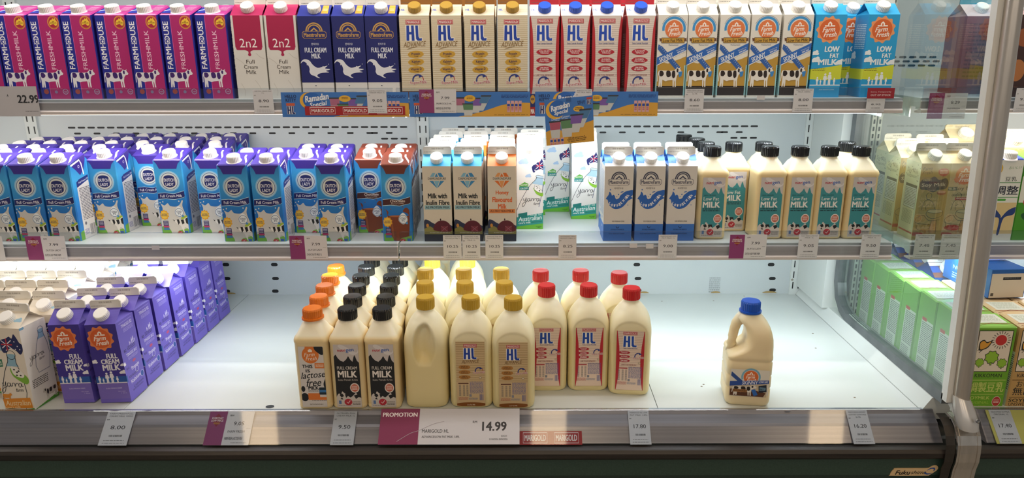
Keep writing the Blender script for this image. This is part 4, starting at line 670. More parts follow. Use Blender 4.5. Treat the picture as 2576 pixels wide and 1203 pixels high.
for px, py, Y, w in ((622, 455, 1.80, 'behind the left one of the middle pair'), (697, 455, 1.80, 'behind the right one of the middle pair'), (842, 455, 1.793, 'directly behind the rightmost front one'), (849, 448, 1.87, 'two behind the rightmost front one'), (776, 440, 1.873, 'behind the one above the right price card')): mid('dutch', px, py, Y, w, G)
G = 'chocolate milk cartons on the middle shelf'
for px, py, Y, w in ((929, 447, 1.795, 'the left, set back one'), (995, 465.7, 1.715, 'the right, forward one'), (1001, 455, 1.793, 'directly behind the right one'), (1010, 447, 1.871, 'furthest behind the right one'), (935, 440, 1.873, 'behind the left one')): mid('choc', px, py, Y, w, G)
for k, px, cn in (('inulin', 1097.7, 'left'), ('inulin', 1177.7, 'right'), ('honey', 1259, 'only')):
    X = on_y(px, 450, 1.712).x
    for r in range(6):
        kk = k if not (cn == 'right' and r in (2, 3, 4)) else 'honey'
        w = '%s in its %s column' % (ORD[r], cn if k == 'inulin' else 'rightmost')
        if kk != k: w = '%s in the middle column' % ORD[r]
        put(kk, X+rj.uniform(-.004, .004), 1.712+r*.078, ZM, w, 'diamond print cartons on the middle shelf')
G = 'white low fat cartons with teal banners'
for px, py, Y, w in ((1333, 470, 1.83, 'front one at left'), (1333, 440, 1.912, 'second behind the left one'), (1341, 435, 1.99, 'third behind the left one'), (1402, 440, 2.032, 'alone at the back'), (1470, 455, 1.942, 'front one at right'), (1470, 450, 2.02, 'behind the right one')): mid('ylow', px, py, Y, w, G)
for i, (px, w) in enumerate(((1557, 'left'), (1637, 'middle'), (1717, 'right'))):
    for r in range(2): mid('mwhite', px-(7*r), 461, 1.712+r*.078, '%s one in the %s row on the middle shelf' % (w, ORD[r]), 'splash print cartons on the middle shelf')
G = 'teal label milk bottles on the middle shelf'; b = .0375
for px, py, Y, w in ((1792, 380, 1.725, 'first of the front row from the left'), (1776.7, 368, 1.803, 'second behind the first one'), (1753, 357, 1.880, 'third behind the first one'), (1721, 345, 1.957, 'furthest behind the first one'), (1846, 370, 1.803, 'set back between two front bottles'), (1937, 380, 1.725, 'second of the front row from the left'), (1922, 367, 1.803, 'behind the second front one'), (2013, 379, 1.725, 'third of the front row from the left'), (2088, 379, 1.725, 'fourth of the front row from the left'), (2167, 379, 1.725, 'rightmost, next to the glass'), (2130.8, 368, 1.803, 'behind the two rightmost ones')):
    put('nlow', on_y(px, py, Y+b).x, Y, ZM, w, G)
# ---- bottom deck
def deck(k, px, py, Yc, dz, where, group, **q): X = on_y(px, py, Yc).x+dz; bd = max(v.co.y for v in parts(k)[0][1].vertices); return put(k, X, Yc-bd, 0, where, group, **q)
G = 'orange cap bottles on the bottom deck'
for i, X in enumerate((-.466, -.473, -.480, -.487, -.492)): put('lact', X, 1.441+i*.077, 0, '%s of its row on the bottom deck' % (ORD[i]+(' one' if i == 0 else '')), G)
G = 'black cap bottles on the bottom deck'
for cn in ('left', 'right'):
    for i in range(7): put('nfull', (-.389, -.395, -.402, -.409, -.412, -.413, -.413)[i]+(.0765 if cn == 'right' else 0), 1.441+i*.0765, 0, '%s in the %s column' % (ORD[i], cn), G)
for i, X in enumerate((-.262, -.258)): put('nfull', X, 1.90+i*.077, 0, '%s of two by the back wall, right side' % ('front', 'rear')[i], G)
G = 'gold cap jugs on the bottom deck'
for cn, L in (('left', ((1070, 758), (1073, 723), (1074, 690), (1091, 662))), ('middle', ((1184, 763), (1170, 731), (1167, 697), (1176, 665), (1172, 640))), ('right', ((1291, 770), (1269, 733), (1261, 697.5)))):
    for i, (px, py) in enumerate(L):
        k = 'jgrip' if cn == 'left' and i == 0 else 'jgold'; w = 'front of the left column' if k == 'jgrip' else '%s in the %s column' % (ORD[i], cn)
        deck(k, px, py, 1.494+i*.1-(.005 if cn == 'right' and i == 0 else 0), (-.0035 if cn == 'left' and i else 0), w, G)
G = 'red cap jugs on the bottom deck'
for px, py, Y, w in ((1375, 730, 1.573, 'left one of the front row'), (1481, 730, 1.573, 'middle one of the front row'), (1583, 737, 1.552, 'right one of the front row'), (1360, 693, 1.682, 'left one of the back row'), (1460.6, 693, 1.682, 'middle one of the back row'), (1557.6, 700, 1.664, 'right one of the back row')): deck('jred', px, py, Y, 0, w, G, yaw=R(-6) if '1583' in str(px) else 0)
deck('jblue', 1883, 770, 1.50, 0, 'standing alone on the bottom deck', None, yaw=R(-8))
G = 'purple milk cartons on the bottom deck'
Yp = [1.473, 1.555, 1.637, 1.72, 1.802, 1.885, 1.967]
for cn, X0, ln in (('left', -1.010, 0), ('right', -.928, 0)):
    for i, Y in enumerate(Yp): put('purple', X0+.0005*i+rj.uniform(-.002, .002), Y, 0, '%s in the %s column' % (ORD[i], cn), G, lean=R(-2.6) if cn == 'right' else R(-1.8))
G = 'flag map cartons on the bottom deck'
put('yfull', -1.128, 1.445, 0, 'front one at the left photo edge', G, yaw=R(-7)); put('yfull', -1.096, 1.524, 0, 'tucked between front one and purple cartons', G)
for i, Y in enumerate((1.602, 1.679, 1.756, 1.833, 1.910)):
    for X, w in ((-1.137, 'right'), (-1.214, 'second from right'), (-1.291, 'third from right'), (-1.368, 'fourth from right')): put('yfull', X, Y, 0, '%s column, %s row of the block' % (w, NTH[i]), G)
for X, w in ((-1.176, 'next'), (-1.253, 'far')): put('yfull', X, 1.524, 0, '%s left of the tucked in one, bottom deck' % w, G)
# ---- neighbouring case, right of the glass
def on_x(px, py, X): d = ray(px, py); t = X/d.x; return Vector((X, d.y*t, H+d.z*t))
G = 'soy milk cartons behind the glass'
for k, px, py, Y, w in (('soyd', 2353, 440, 1.712, 'front one behind the glass'), ('soyl', 2428, 440, 1.712, 'front one behind the glass by the post'), ('soyd', 2300, 420, 1.80, 'second one behind the glass'), ('soyd', 2268, 400, 1.90, 'third one behind the glass'), ('soyl', 2385, 420, 1.80, 'second one behind the glass'), ('soyl', 2350, 400, 1.885, 'third one behind the glass')): put(k, on_y(px, py, Y).x+(.0 if px != 2353 else 0), Y, ZM, w, G)
put('mwhite2', on_y(2540, 430, 1.71).x, 1.712, ZM, 'just right of the steel post', None); put('mgreen', on_y(2612, 430, 1.71).x, 1.712, ZM, 'at the right photo edge', None)
put('bean', on_y(2432, 380, 1.93).x, 1.93, ZM, 'seen through the glass near the post', None); put('bean', on_y(2560, 380, 1.82).x, 1.82, ZM, 'behind the green carton right of the post', None)
G = 'maroon cartons behind the glass'
for i, (X, Y) in enumerate(((1.145, 1.86), (1.235, 1.86), (1.325, 1.86))): put('tofu', X, Y, ZT, '%s from the left on the top shelf' % NTH[i], G)
put('brown', on_y(2590, 100, 1.757).x, 1.757, ZT, 'at the top right corner of the photo', None)
G = 'green soy milk cartons right of the glass'
for i in range(7): put('kgreen', 1.030-.000*i, 1.45+i*.0785, 0, '%s of the column beside the glass' % ORD[i], G)
G = 'tan soy milk cartons right of the post'
for i in range(4): put('ktan', 1.124, 1.45+i*.0785, 0, '%s of its column on the bottom deck' % ORD[i], G)
for i in range(4): put('ktan', 1.218, 1.45+i*.0785, 0, '%s of the far right column' % ORD[i], 'tan soy milk cartons right of the post')
G = 'blue and brown cartons on the neighbouring deck'
for i in range(4): put('meiji', 1.125, 1.79+i*.091, 0, '%s in the column behind the tan cartons' % ORD[i] if i else 'first behind the tan cartons', G)
for i in range(4): put('meiji', 1.218, 1.79+i*.091, 0, '%s of the right column next door' % ORD[i], G)
# ---------- the refrigerated case
WHITE = noisy('white_enamel_steel', 'C9CFCD', 'D3D8D6', 3, .32); WALLM = noisy('pale_wall_panel', 'B9C1C4', 'C2C9CB', 2, .4)
RAILM = noisy('pale_rail', 'C2B8B4', 'D2C9C5', 40, .45, 0, (.05, 1, 6)); ALU = noisy('brushed_aluminium', 'B0A79C', 'C6BEB2', 60, .28, .9, (4, 4, .1)); DARK = M('17181A', .5)
CLR = clear('clear_acrylic', 'F0F3F6', 1.45, .04); GLS = clear('partition_glass', 'F3F8F6', 1.5, .015, .05)
XL, XR = -1.95, 1.95; XW = .88; XN = .945
J = [-1.9, -.307, .905]
def slotpoly(mb, x, y, z, w, h, m=DARK):
    r = h/2; mb.face([(x+(w/2-r)*s+r*cos(t), y, z+r*sin(t)) for s, a0 in ((1, -90), (-1, 90)) for t in (R(a0), R(a0+45), R(a0+90), R(a0+135), R(a0+180))], m)
fl = MB(); fl.box(-3.5, 3.5, -4, 2.6, -.75, -.70, noisy('floor_tile', '8F8A82', 'A39D94', 2, .35)); struct(obj('floor', fl))
wb = MB(); wb.box(XL, XR, 2.30, 2.36, -.70, 2.1, M('A8A8A4', .7)); struct(obj('wall_back', wb))
cl = MB(); cl.box(-3.5, 3.5, -4, 2.36, 2.1, 2.15, M('C9C7C2', .8)); struct(obj('ceiling', cl))
def thing(nm, label, cat, group=None, loc=(0, 0, 0), rot=(0, 0, 0)): return tag(link(nm, None, None, loc, rot), label, cat, group)
case = thing('refrigerated_case', 'long open chiller cabinet with white steel interior and dark green front', 'chiller', loc=(0, 1.37, -.70))
case0 = (0, -1.37, .70)
caseb = thing('refrigerated_case', 'second chiller cabinet beyond the glass and steel post, holding soy cartons', 'chiller', loc=(XN, 1.37, -.70))
def part(nm, mb, par=None, off=None):
    if par is None or par is case: return obj(nm, mb, case, case0)
    if par is caseb: return obj(nm, mb, caseb, (-XN, -1.37, .70))
    return obj(nm, mb, par, (0, 0, 0))
# back panels with vent slots
for i, (x0, x1) in enumerate(((XL, -1.515), (-1.48, -.325), (-.29, .86), (.93, XR))):
    mb = MB(); mb.box(x0, x1, 2.2, 2.24, 0, 1.3, WALLM)
    if i in (1, 2):
        n = 35 if i == 1 else 31; xs = x0+.1
        for k in range(n): slotpoly(mb, xs+k*.0298, 2.1993, .5415, .023, .0055)
        for k in range(n//2): slotpoly(mb, xs+.015+k*.0596, 2.1993, .5235, .021, .0055)
        for k in range(3): slotpoly(mb, xs+(n-3+k)*.0298, 2.1993, .506, .022, .0055)
        slotpoly(mb, xs+(n-4)*.0298, 2.1993, .5235, .021, .0055)
        for k in range(n): slotpoly(mb, xs+k*.0298, 2.1993, .92, .023, .0055)
    if i == 2:   # small printed notice low on the panel
        a = Art(mb, (.60, 2.2, .055), (1, 0, 0), (0, 0, -1), .0006); a.micro(0, 0, 60, 90, 8, '8A9094', 2)
    if i == 3:
        for r in range(3):
            for k in range(9): slotpoly(mb, x0+.05+k*.0298+(r % 2)*.012, 2.1993, .745-r*.012, .022, .006)
    for px in ((568, 690) if i == 1 else ((1602, 1940) if i == 2 else ())):
        for py in (666, 701, 737): c = on_y(px+(3 if py > 690 else 0), py, 2.199); slotpoly(mb, c.x, 2.1993, max(c.z, .012), .022, .011)
    part('back_panel', mb, caseb if i == 3 else case)
for i, x in enumerate((-1.498, -.307, .877)):
    mb = MB(); mb.box(x-.018, x+.018, 2.192, 2.235, 0, 1.3, WHITE)
    for k in range(34):
        for dx in (-.009, .009): mb.box(x+dx-.0016, x+dx+.0016, 2.1912, 2.193, .02+k*.036, .042+k*.036, DARK)
    mb.cyl((x-.012, 2.192, .05), (0, -1, 0), [(0, .004), (.002, .003)], ALU, 12)
    part('upright', mb)
for x in (.972, .988):     # slim perforated uprights of the second case, just behind the glass
    mb = MB(); mb.box(x-.006, x+.006, 2.0, 2.012, 0, 1.30, M('B9BEB6', .4))
    for k in range(64): mb.box(x-.0022, x+.0022, 1.9992, 2.0001, .01+k*.02, .022+k*.02, DARK)
    part('perforated_upright', mb, caseb)
# deck pan
DJ = [XL, -.896, .299, XW]
mb = MB()
for a, b in zip(DJ, DJ[1:]): mb.box(a+.0008, b-.0008, 1.43, 2.2, -.02, 0, WHITE)
mb.box(XL, XW, 1.44, 2.19, -.03, -.021, DARK); 
for px, py in ((679, 1023), (1979, 1033)): c = on_z(px, py, .0006); mb.face([(c.x+.0095*cos(t*pi/10), c.y+.0075*sin(t*pi/10), .0006) for t in range(20)], DARK)
for px, py in ((1795, 757), (1665, 758), (1872, 745), (2045, 839), (2052, 876), (1765, 972), (2150, 1000), (1770, 967)): c = on_z(px, py, .0004); r = .0018; mb.face([(c.x+r*1.6*cos(t*pi/4), c.y+r*sin(t*pi/4), .0004) for t in range(8)], M('6F5A40', .8))
part('deck_pan', mb)
for px, w in ((1800, .02), (1935, .03), (575, .03), (1620, .02)):     # stains at the foot of the back panel
    c = on_y(px, 739, 2.198); mb = MB(); mb.face([(c.x+w*cos(t*pi/6)*.8, 2.1975, .003+abs(sin(t*pi/6))*.006) for t in range(7)], M('A58C5A', .9)); part('rust_stain', mb)
nd = MB(); nd.box(XN, XR, 1.43, 2.2, -.02, 0, WHITE); part('deck_pan', nd, caseb)
# slanted price rail of the deck
def prism(mb, prof, x0, x1, m, sm=False): mb.loft([[(x, y, z) for y, z in prof] for x in (x0, x1)], m, sm=sm)
DR = [(1.43, .004), (1.375, -.047)]      # face of the slanted rail, top and bottom
for x0, x1, lab in ((-1.95, .905, 0), (1.0, 1.95, 1)):
    par = caseb if lab else case
    mb = MB(); prism(mb, [(1.436, .000), (1.436, .004), (1.430, .004), (1.424, -.004), (1.405, -.0155), (1.402, -.021), (1.376, -.047), (1.38, -.05), (1.44, -.05)], x0, x1, noisy('satin_steel_rail', '9A9396', 'B4ACAE', 30, .3, .6, (.03, 2, 8)))
    t = part('price_rail', mb, par)
    mb = MB(); prism(mb, [(1.437, .0052), (1.4262, .0074), (1.4235, .0062), (1.3685, -.0443), (1.3693, -.0452), (1.4243, .0053), (1.4262, .0062), (1.437, .0042)], x0, x1-.004, CLR); part('clear_cover', mb, t)
bp = [(1.372, -.050), (1.357, -.052), (1.351, -.058), (1.351, -.068), (1.356, -.074), (1.372, -.075)]
for pa, q0, q1 in ((case, XL, XN-.001), (caseb, XN, XR)):
    mb = MB(); prism(mb, bp, q0, q1, noisy('black_bumper', '1A1512', '2E2620', 25, .45, 0, (.2, 1, 4), .5)); part('bumper', mb, pa)
G1 = noisy('dark_green_panel', '2A4036', '33493F', 300, .5)
for pa, q0, q1 in ((case, XL, XN-.001), (caseb, XN, XR)):
    mb = MB(); mb.box(q0, q1, 1.364, 1.40, -.118, -.074, G1); mb.box(q0, q1, 1.372, 1.40, -.70, -.118, noisy('dark_green_lower', '22352C', '293D34', 300, .5)); part('front_panel', mb, pa)
    mb = MB(); mb.box(q0, q1, 1.401, 2.295, -.70, -.052, M('6A6E6C', .6)); part('base_cabinet', mb, pa)
    mb = MB(); mb.box(q0, q1, 1.50, 2.295, 1.302, 1.34, WALLM); part('unseen_canopy', mb, pa)  # top of the case, out of view, included to block light from above
# badge on the green panel
BO = on_y(2300, 1185, 1.3635); mb = MB(); u = .00087; a = Art(mb, (0, 0, 0), (1, 0, 0), (0, 0, -1), u); a.eps = .0003
ol = [(-58, 4), (-52, -5), (-44, -8), (28, -8), (36, -10), (44, -15), (52, -16), (57, -11), (56, -4), (48, 4), (38, 11), (30, 13), (-54, 13), (-59, 11)]
mb.loft([[(x*u, y, -z*u) for x, z in smoothp(ol)] for y in (.001, -.0012)], M('D9B98A', .35)); a.O = Vector((0, -.0012, 0)); a.t('Fuku', -29, 3.5, 38, 12, '2A2018', 2, 0, .03, .3); a.t('shima', 10, 3, 38, 10.5, '2A2018', 2, 0, .0, .3)
a.p([(24, 2), (27, 8), (35, 9), (44, 5), (34, 6), (28, 4)], '2A4E9A', 2, True); a.p([(30, -2), (38, -9), (48, -10), (50, -4), (46, -1), (47, -6), (40, -7)], '2A4E9A', 2, True); mb.v = [(p[0]+BO.x, p[1]+BO.y, p[2]+BO.z) for p in mb.v]; part('maker_badge', mb)
# ---------- shelves
SH = []
def shelf(label, x0, x1, zs, yf, zb, warm, group):
    par = caseb if x0 > XN-.01 else case
    mb = MB(); mb.box(x0, x1, yf+.002, 2.17, zs-.022, zs, WHITE); mb.box(x0, x1, yf+.002, yf+.02, zs-.028, zs-.0225, WHITE); t = part('shelf', mb, par)
    mb = MB(); prism(mb, [(yf+.002, zs-.006), (yf-.001, zs-.008), (yf-.001, zb+.012), (yf-.006, zb+.008), (yf-.006, zb+.001), (yf+.022, zb), (yf+.022, zb+.004), (yf+.002, zb+.01)], x0, x1, RAILM); part('price_holder', mb, t)
    mb = MB(); zt = zs+(.030 if zs < .5 else .025); prism(mb, [(yf-.0015, zb+.01), (yf-.0015, zt), (yf+.002, zt+.0012), (yf+.002, zt-.0006), (yf-.0035, zt-.0006), (yf-.0035, zb+.01)], x0+.002, x1-.002, CLR); part('clear_strip', mb, t)
    mb = MB(); mb.box(x0+.04, x1-.04, yf+.024, yf+.046, zs-.034, zs-.022, M('E8E8E4', .5)); mb.box(x0+.045, x1-.045, yf+.027, yf+.043, zs-.0385, zs-.0345, glow('lamp_warm' if warm else 'lamp_cool', 'FFF1DE' if warm else 'E6F4FF', 6)); part('lamp_strip', mb, t)
    for bx in (x0+.012, x1-.016): mb = MB(); mb.box(bx-.0015, bx+.0015, 1.80, 2.185, zs-.05, zs-.0225, WHITE); mb.face([(bx, 2.185, zs-.09), (bx, 1.95, zs-.051), (bx, 2.185, zs-.051)], WHITE); part('bracket', mb, t)
    return t
g = 'wire-bracketed steel shelves of the chiller'
shelf('top left steel shelf holding the magenta cartons', J[0], -.309, ZT, YT, .624, 1, g); shelf('top middle steel shelf holding the striped cartons', -.305, J[2], ZT, YT, .624, 0, g)
shelf('middle left steel shelf holding the blue cartons', J[0], -.309, ZM, YM, .272, 0, g); shelf('middle right steel shelf holding the teal label bottles', -.305, J[2]-.002, ZM, YM, .272, 0, g)
shelf('top steel shelf in the case right of the glass', .948, XR, ZT, YT, .624, 1, g); shelf('middle steel shelf in the case right of the glass', .948, XR, ZM, YM, .272, 0, g)
# ---------- partition: low white wall, framed glass, steel post
mb = MB(); mb.loft([[(XW+.0005, y, -.02), (XN-.002, y, -.02), (XN-.002, y, .032), (.900, y, .032), (XW+.0005, y, .0015)] for y in (1.43, 2.19)], WHITE, sm=False); mb.box(XW+.0005, XN-.002, 1.990, 2.19, .030, 1.30, WHITE); part('end_wall', mb)
path = [(1.40, .046), (1.55, .044), (1.70, .041), (1.83, .039), (1.88, .042), (1.92, .055), (1.95, .08), (1.965, .12), (1.967, .2), (1.969, .5), (1.972, .9), (1.975, 1.25)]
mb = MB(); rings = []
for i, (y, z) in enumerate(path):
    a = path[max(0, i-1)]; b = path[min(len(path)-1, i+1)]; d = Vector((0, b[0]-a[0], b[1]-a[1])).normalized(); n = Vector((0, d.z, -d.y)); p = Vector((.915, y, z))
    rings.append([p+Vector((x, 0, 0))+n*k for x, k in ((-.013, -.012), (.013, -.012), (.013, .012), (-.013, .012))])
mb.loft(rings, noisy('grey_frame', '5C6164', '6E7376', 20, .4, .3), sm=False); wf = part('window_frame', mb)
mb = MB(); 
gp = [(1.395, .052), (1.83, .045), (1.90, .055), (1.95, .09), (1.96, .2), (1.965, 1.25), (1.50, 1.25)]
mb.loft([[(x, y, z) for y, z in gp] for x in (.912, .918)], GLS, sm=False); part('glass_pane', mb, wf)
mb = MB(); 
for dx in (-.004, .004): mb.loft([[(.915+dx+x, y+a, z+b) for x, (a, b) in ((-.001, (0, 0)), (.001, (0, 0)), (.001, (-.0, .012)), (-.001, (-.0, .012)))] for y, z in path[:5]], M('B9C8BE', .3), sm=False)
part('gasket', mb, wf)
POSTM = noisy('brushed_post', 'C0B8AE', 'CCC4BA', 14, .3, .85, (9, 9, .02), 0, 2)
A = on_x(2418, 998, .93); Bt = on_x(2552, 0, .93); D_ = (Bt-A); A2 = A-D_*.02; B2 = A+D_*1.9
mb = MB(); mb.cyl(A2, D_, [(0, .0163), ((B2-A2).length, .0163)], POSTM, 40); sp = part('steel_post', mb)
mb = MB(); off = Vector((-.022, .004, 0)); w = Vector((.006, 0, 0)); q = Vector((0, .02, 0))
mb.loft([[p+off-w-q*0, p+off+w, p+off+w+q, p+off-w+q] for p in (A2, B2)], M('D8D8D4', .35), sm=False); part('edge_strip', mb, sp)
mb = MB(); f0 = on_x(2432, 1060, .935); dn = Vector((0, 0, 1))
rg = []
for k, (t, rx, ry) in enumerate(((-.012, .020, .017), (0, .0225, .021), (.02, .0215, .020), (.035, .0195, .019), (.040, .0182, .018))):
    c = f0+(A-f0)*(t/.04*1.0 if t > 0 else t/.04); rg.append([c+Vector((rx*cos(2*pi*j/28), ry*sin(2*pi*j/28), .004*cos(2*pi*j/28)*(k > 2)*-1)) for j in range(28)])
mb.loft(rg, M('C9C6C2', .25, .5)); mb.face([f0+Vector(v) for v in ((-.018, .01, -.0), (-.02, .06, .03), (-.02, .075, .055), (-.018, .02, .034))], M('C9C6C2', .3, .4)); part('post_foot', mb, sp)
mb = MB(); c = f0+Vector((.008, -.021, .012)); mb.cyl(c, (.2, -1, .3), [(0, .0046), (.002, .0046), (.0021, .003), (.001, .002)], M('8A8A8A', .25, .9), 20); part('screw', mb, sp)
# steel band over the bumper at the joint of the two cases
P1 = on_y(2440, 1062, 1.385); P2 = on_y(2462, 1120, 1.347)
def band(x0, x1, lift, m, nm, par=None):
    mb = MB(); pr = [(1.40, .012), (1.385, .010), (1.368, .0), (1.354, -.018), (1.347, -.036), (1.345, -.055), (1.345, -.075), (1.350, -.095), (1.353, -.13), (1.353, -.60)]
    rr = []
    for i, (y, z) in enumerate(pr):
        a = pr[max(0, i-1)]; b = pr[min(len(pr)-1, i+1)]; d = Vector((0, b[0]-a[0], b[1]-a[1])).normalized(); n = Vector((0, d.z, -d.y)); 
        sh = (0 if z > -.02 else min(.0, 0)); p = Vector((0, y, z)); rr.append([p+n*(lift)+Vector((x, 0, 0)) if k else p-n*.003+Vector((x, 0, 0)) for x, k in ((x0, 1), (x0, 0), (x1, 0), (x1, 1))])
    mb.loft(rr, m, sm=False); return part(nm, mb, par)
ST = noisy('stainless_steel', 'C4BEB6', 'D4CEC6', 30, .22, .95, (4, 4, .3))
sb = band(.918, .968, .0012, ST, 'joint_band'); band(.923, .926, .0026, ST, 'ridge', sb); band(.960, .963, .0026, ST, 'ridge', sb)
band(.895, .914, -.001, noisy('dull_trim', '3A3632', '4A443E', 12, .4, .6), 'side_trim')
# ---------- the lamps
def area(nm, loc, rot, sx, sy, e, c=(1, 1, 1)):
    l = bpy.data.lights.new(nm, 'AREA'); l.shape = 'RECTANGLE'; l.size = sx; l.size_y = sy; l.energy = e; l.color = c; o = link(nm, l, None, loc, rot); return o
WM, CM = (1, .90, .80), (.86, .95, 1)
# ---------- price tags, cards and promotion strips
def rail_frame(kind):
    """origin point function (px -> point on the rail face), up vector, heights"""
    if kind == 'T': return YT-.0075, .628, .683
    if kind == 'M': return YM-.0075, .278, .338
def flat(px0, px1, kind, art, H, bg, nm, label, cat, group, z0=None, z1=None, dy=0, lean=0, thick=.0004, parts_=None):
    if kind == 'D':
        a, b = Vector((0, 1.4265, .003-.0)), Vector((0, 1.3715, -.0475)); dn = (b-a).normalized(); nn = Vector((0, dn.z, -dn.y)); 
        if nn.y > 0: nn = -nn
        pc = (a+b)/2+nn*(.0022+dy); z_lo, z_hi = (0 if z1 is None else z1), (1 if z0 is None else z0)
        xa = on_y(px0, 1078, pc.y).x; xb = on_y(px1, 1078, pc.y).x; L = (b-a).length; t0 = 0 if z0 is None else z0; t1 = 1 if z1 is None else z1
        org = a+dn*(L*t0)+nn*(.0022+dy)+Vector((xa, 0, 0)); U = Vector((1, 0, 0)); V = dn; hgt = L*(t1-t0)
    else:
        Y, za, zb = rail_frame(kind); Y -= dy; za = z0 if z0 is not None else za; zb = z1 if z1 is not None else zb
        pm = {'T': 258, 'M': 618}[kind]; xa = on_y(px0, pm, Y).x; xb = on_y(px1, pm, Y).x; org = Vector((xa, Y, zb)); U = Vector((1, 0, 0)); V = Vector((0, 0, -1)); hgt = zb-za; nn = Vector((0, -1, 0))
    w = xb-xa
    if lean: U = (U+V*lean).normalized(); V = (V-Vector((1, 0, 0))*lean).normalized(); org = org+Vector((1, 0, 0))*lean*hgt*.5
    mb = MB(); q = [org, org+U*w, org+U*w+V*hgt, org+V*hgt]; bk = nn*-thick
    m = M(bg, .45); mb.face([q[3], q[2], q[1], q[0]], m); mb.face([p+bk for p in q], m)
    for i in range(4): j = (i+1) % 4; mb.face([q[i], q[j], q[j]+bk, q[i]+bk], m)
    if art: A_ = Art(mb, org, U, V, w/100, (0, 100, 0, hgt/w*100)); A_.eps = .00012; art(A_, hgt/w*100)
    c = sum(q, Vector())/4; mb.v = [tuple(Vector(p)-c) for p in mb.v]; o = obj(nm, mb, None, c); tag(o, label, cat, group); return o
def tagart(price, name=''):
    def f(a, h):
        k = '3A3A40'; nl = name.split('|')
        for i, s in enumerate(nl): a.t(s, 52, h*(.06+.075*i), min(84, 6.2*len(s)), h*.045, k, 1, 0, .0)
        a.t('RM', 10, h*.24, 9, h*.035, k, 1, 0, .03); a.t(price, 52, h*.47, 52 if len(price) < 5 else 58, h*.115, '2A2A30', 1, 0, .01)
        a.bars(28, h*.69, 76, h*.745, 20, '2A2A30', 1); a.micro(14, h*.85, 86, h*.875, 1, k, 1); a.micro(12, h*.93, 90, h*.955, 1, k, 1)
    return f
def cardart(price, name, sub):
    def f(a, h):
        a.r(0, 0, 40, h, '8E3A70', 1); a.p([(20, h*.06), (33, h*.25), (20, h*.46), (7, h*.25)], '8A1F3C', 2); a.t('EVERYDAY\nLOW PRICE', 20, h*.24, 27, h*.13, 'F2E4EA', 3, 0, .03); a.micro(13, h*.34, 27, h*.39, 2, 'E0B43C', 3)
        k = '33333A'; a.t('RM', 51, h*.12, 8, h*.05, k, 1, 0, .03); a.t(price, 70, h*.36, 23, h*.115, k, 1, 0, .015); a.micro(88, h*.5, 97, h*.52, 1, k, 1)
        a.t(name, 67, h*.60, 5.2*len(name)*.72, h*.07, k, 1, 0, .01); a.t(sub, 64, h*.8, 40, h*.09, '5A5A60', 1); a.micro(60, h*.92, 94, h*.945, 1, k, 1)
    return f
TG = 'small white price tags'
for px0, px1, kd, pr, nm, w in ((638, 688, 'T', '8.90', '2N2 FULL CREAM MILK|1L', 'below the marbled cartons, top shelf'), (924, 973, 'T', '9.05', 'MAESTRO FARM FULL|CREAM MILK 1L', 'below the navy cartons, over a promotion strip'), (1722, 1770, 'T', '8.60', 'FARM FRESH SKINNY|LOW FAT COW\'S MILK|1LTR', 'below the cow cartons, top shelf'), (1995, 2044, 'T', '8.00', 'FARM FRESH LOW FAT|MILK 1000G', 'below the sky blue cartons, top shelf'),
    (1115, 1161, 'M', '10.25', 'DIAMOND PURE MILK|WITH INULIN FIBRE 1L', 'leftmost of three below the diamond cartons'), (1163, 1208, 'M', '10.25', 'DIAMOND PURE|HONEY FLAVOURED|MILK 1L', 'middle of three below the diamond cartons'), (1221, 1266, 'M', '10.25', 'DIAMOND PURE KIWI|FLAVOURED MILK 1L', 'rightmost of three below the diamond cartons'), (1405, 1450, 'M', '8.25', 'AUSTRALIAN YARRA|SKINNY MILK 1L', 'below the teal banner cartons, middle shelf'), (1656, 1703, 'M', '9.00', 'MAESTROFARM LOW|FAT MILK 1L', 'below the blue splash cartons, middle shelf'), (2008, 2058, 'M', '9.05', 'FARM FRESH LOW FAT|MILK 1L', 'below the teal label bottles, left of two'), (2166, 2214, 'M', '9.50', 'NUTRIGEN LOW FAT|MILK 1L', 'below the rightmost teal label bottle'),
    (259, 330, 'D', '8.00', 'FARM FRESH FULL|CREAM MILK 1000G', 'below the purple cartons on the deck rail'), (836, 894, 'D', '9.50', 'NUTRIGEN FULL|CREAM MILK 1L', 'below the black label bottles on the deck rail'), (1582, 1635, 'D', '17.80', 'MARIGOLD HL LOW|FAT MILK 1.89L', 'below the red cap jugs on the deck rail'), (2137, 2190, 'D', '16.20', 'FARM FRESH SKINNY|LOW FAT COW\'S MILK|2LTR', 'alone at the right end of the deck rail')):
    flat(px0, px1, kd, tagart(pr, nm), 0, 'D8D7DA', 'price_tag', 'white %s price tag %s' % (pr, w), 'price tag', TG, dy=.0012 if kd != 'D' else 0)
def plain_tag(px0, px1, kd, pr, nm, w): flat(px0, px1, kd, tagart(pr, nm), 0, 'D8D7DA', 'price_tag', w, 'price tag', TG, dy=.0012)
plain_tag(2300, 2349, 'M', '7.45', 'FARM FRESH SOY MILK|ORIGINAL 1L', 'white 7.45 price tag behind glass, left of two'); plain_tag(2366, 2415, 'M', '7.45', 'FARM FRESH SOY MILK|UNSWEETENED 1L', 'white 7.45 price tag behind glass, nearer the post')
plain_tag(2552, 2600, 'T', '9.50', 'NUTRIGEN', 'white 9.50 price tag at the right photo edge')
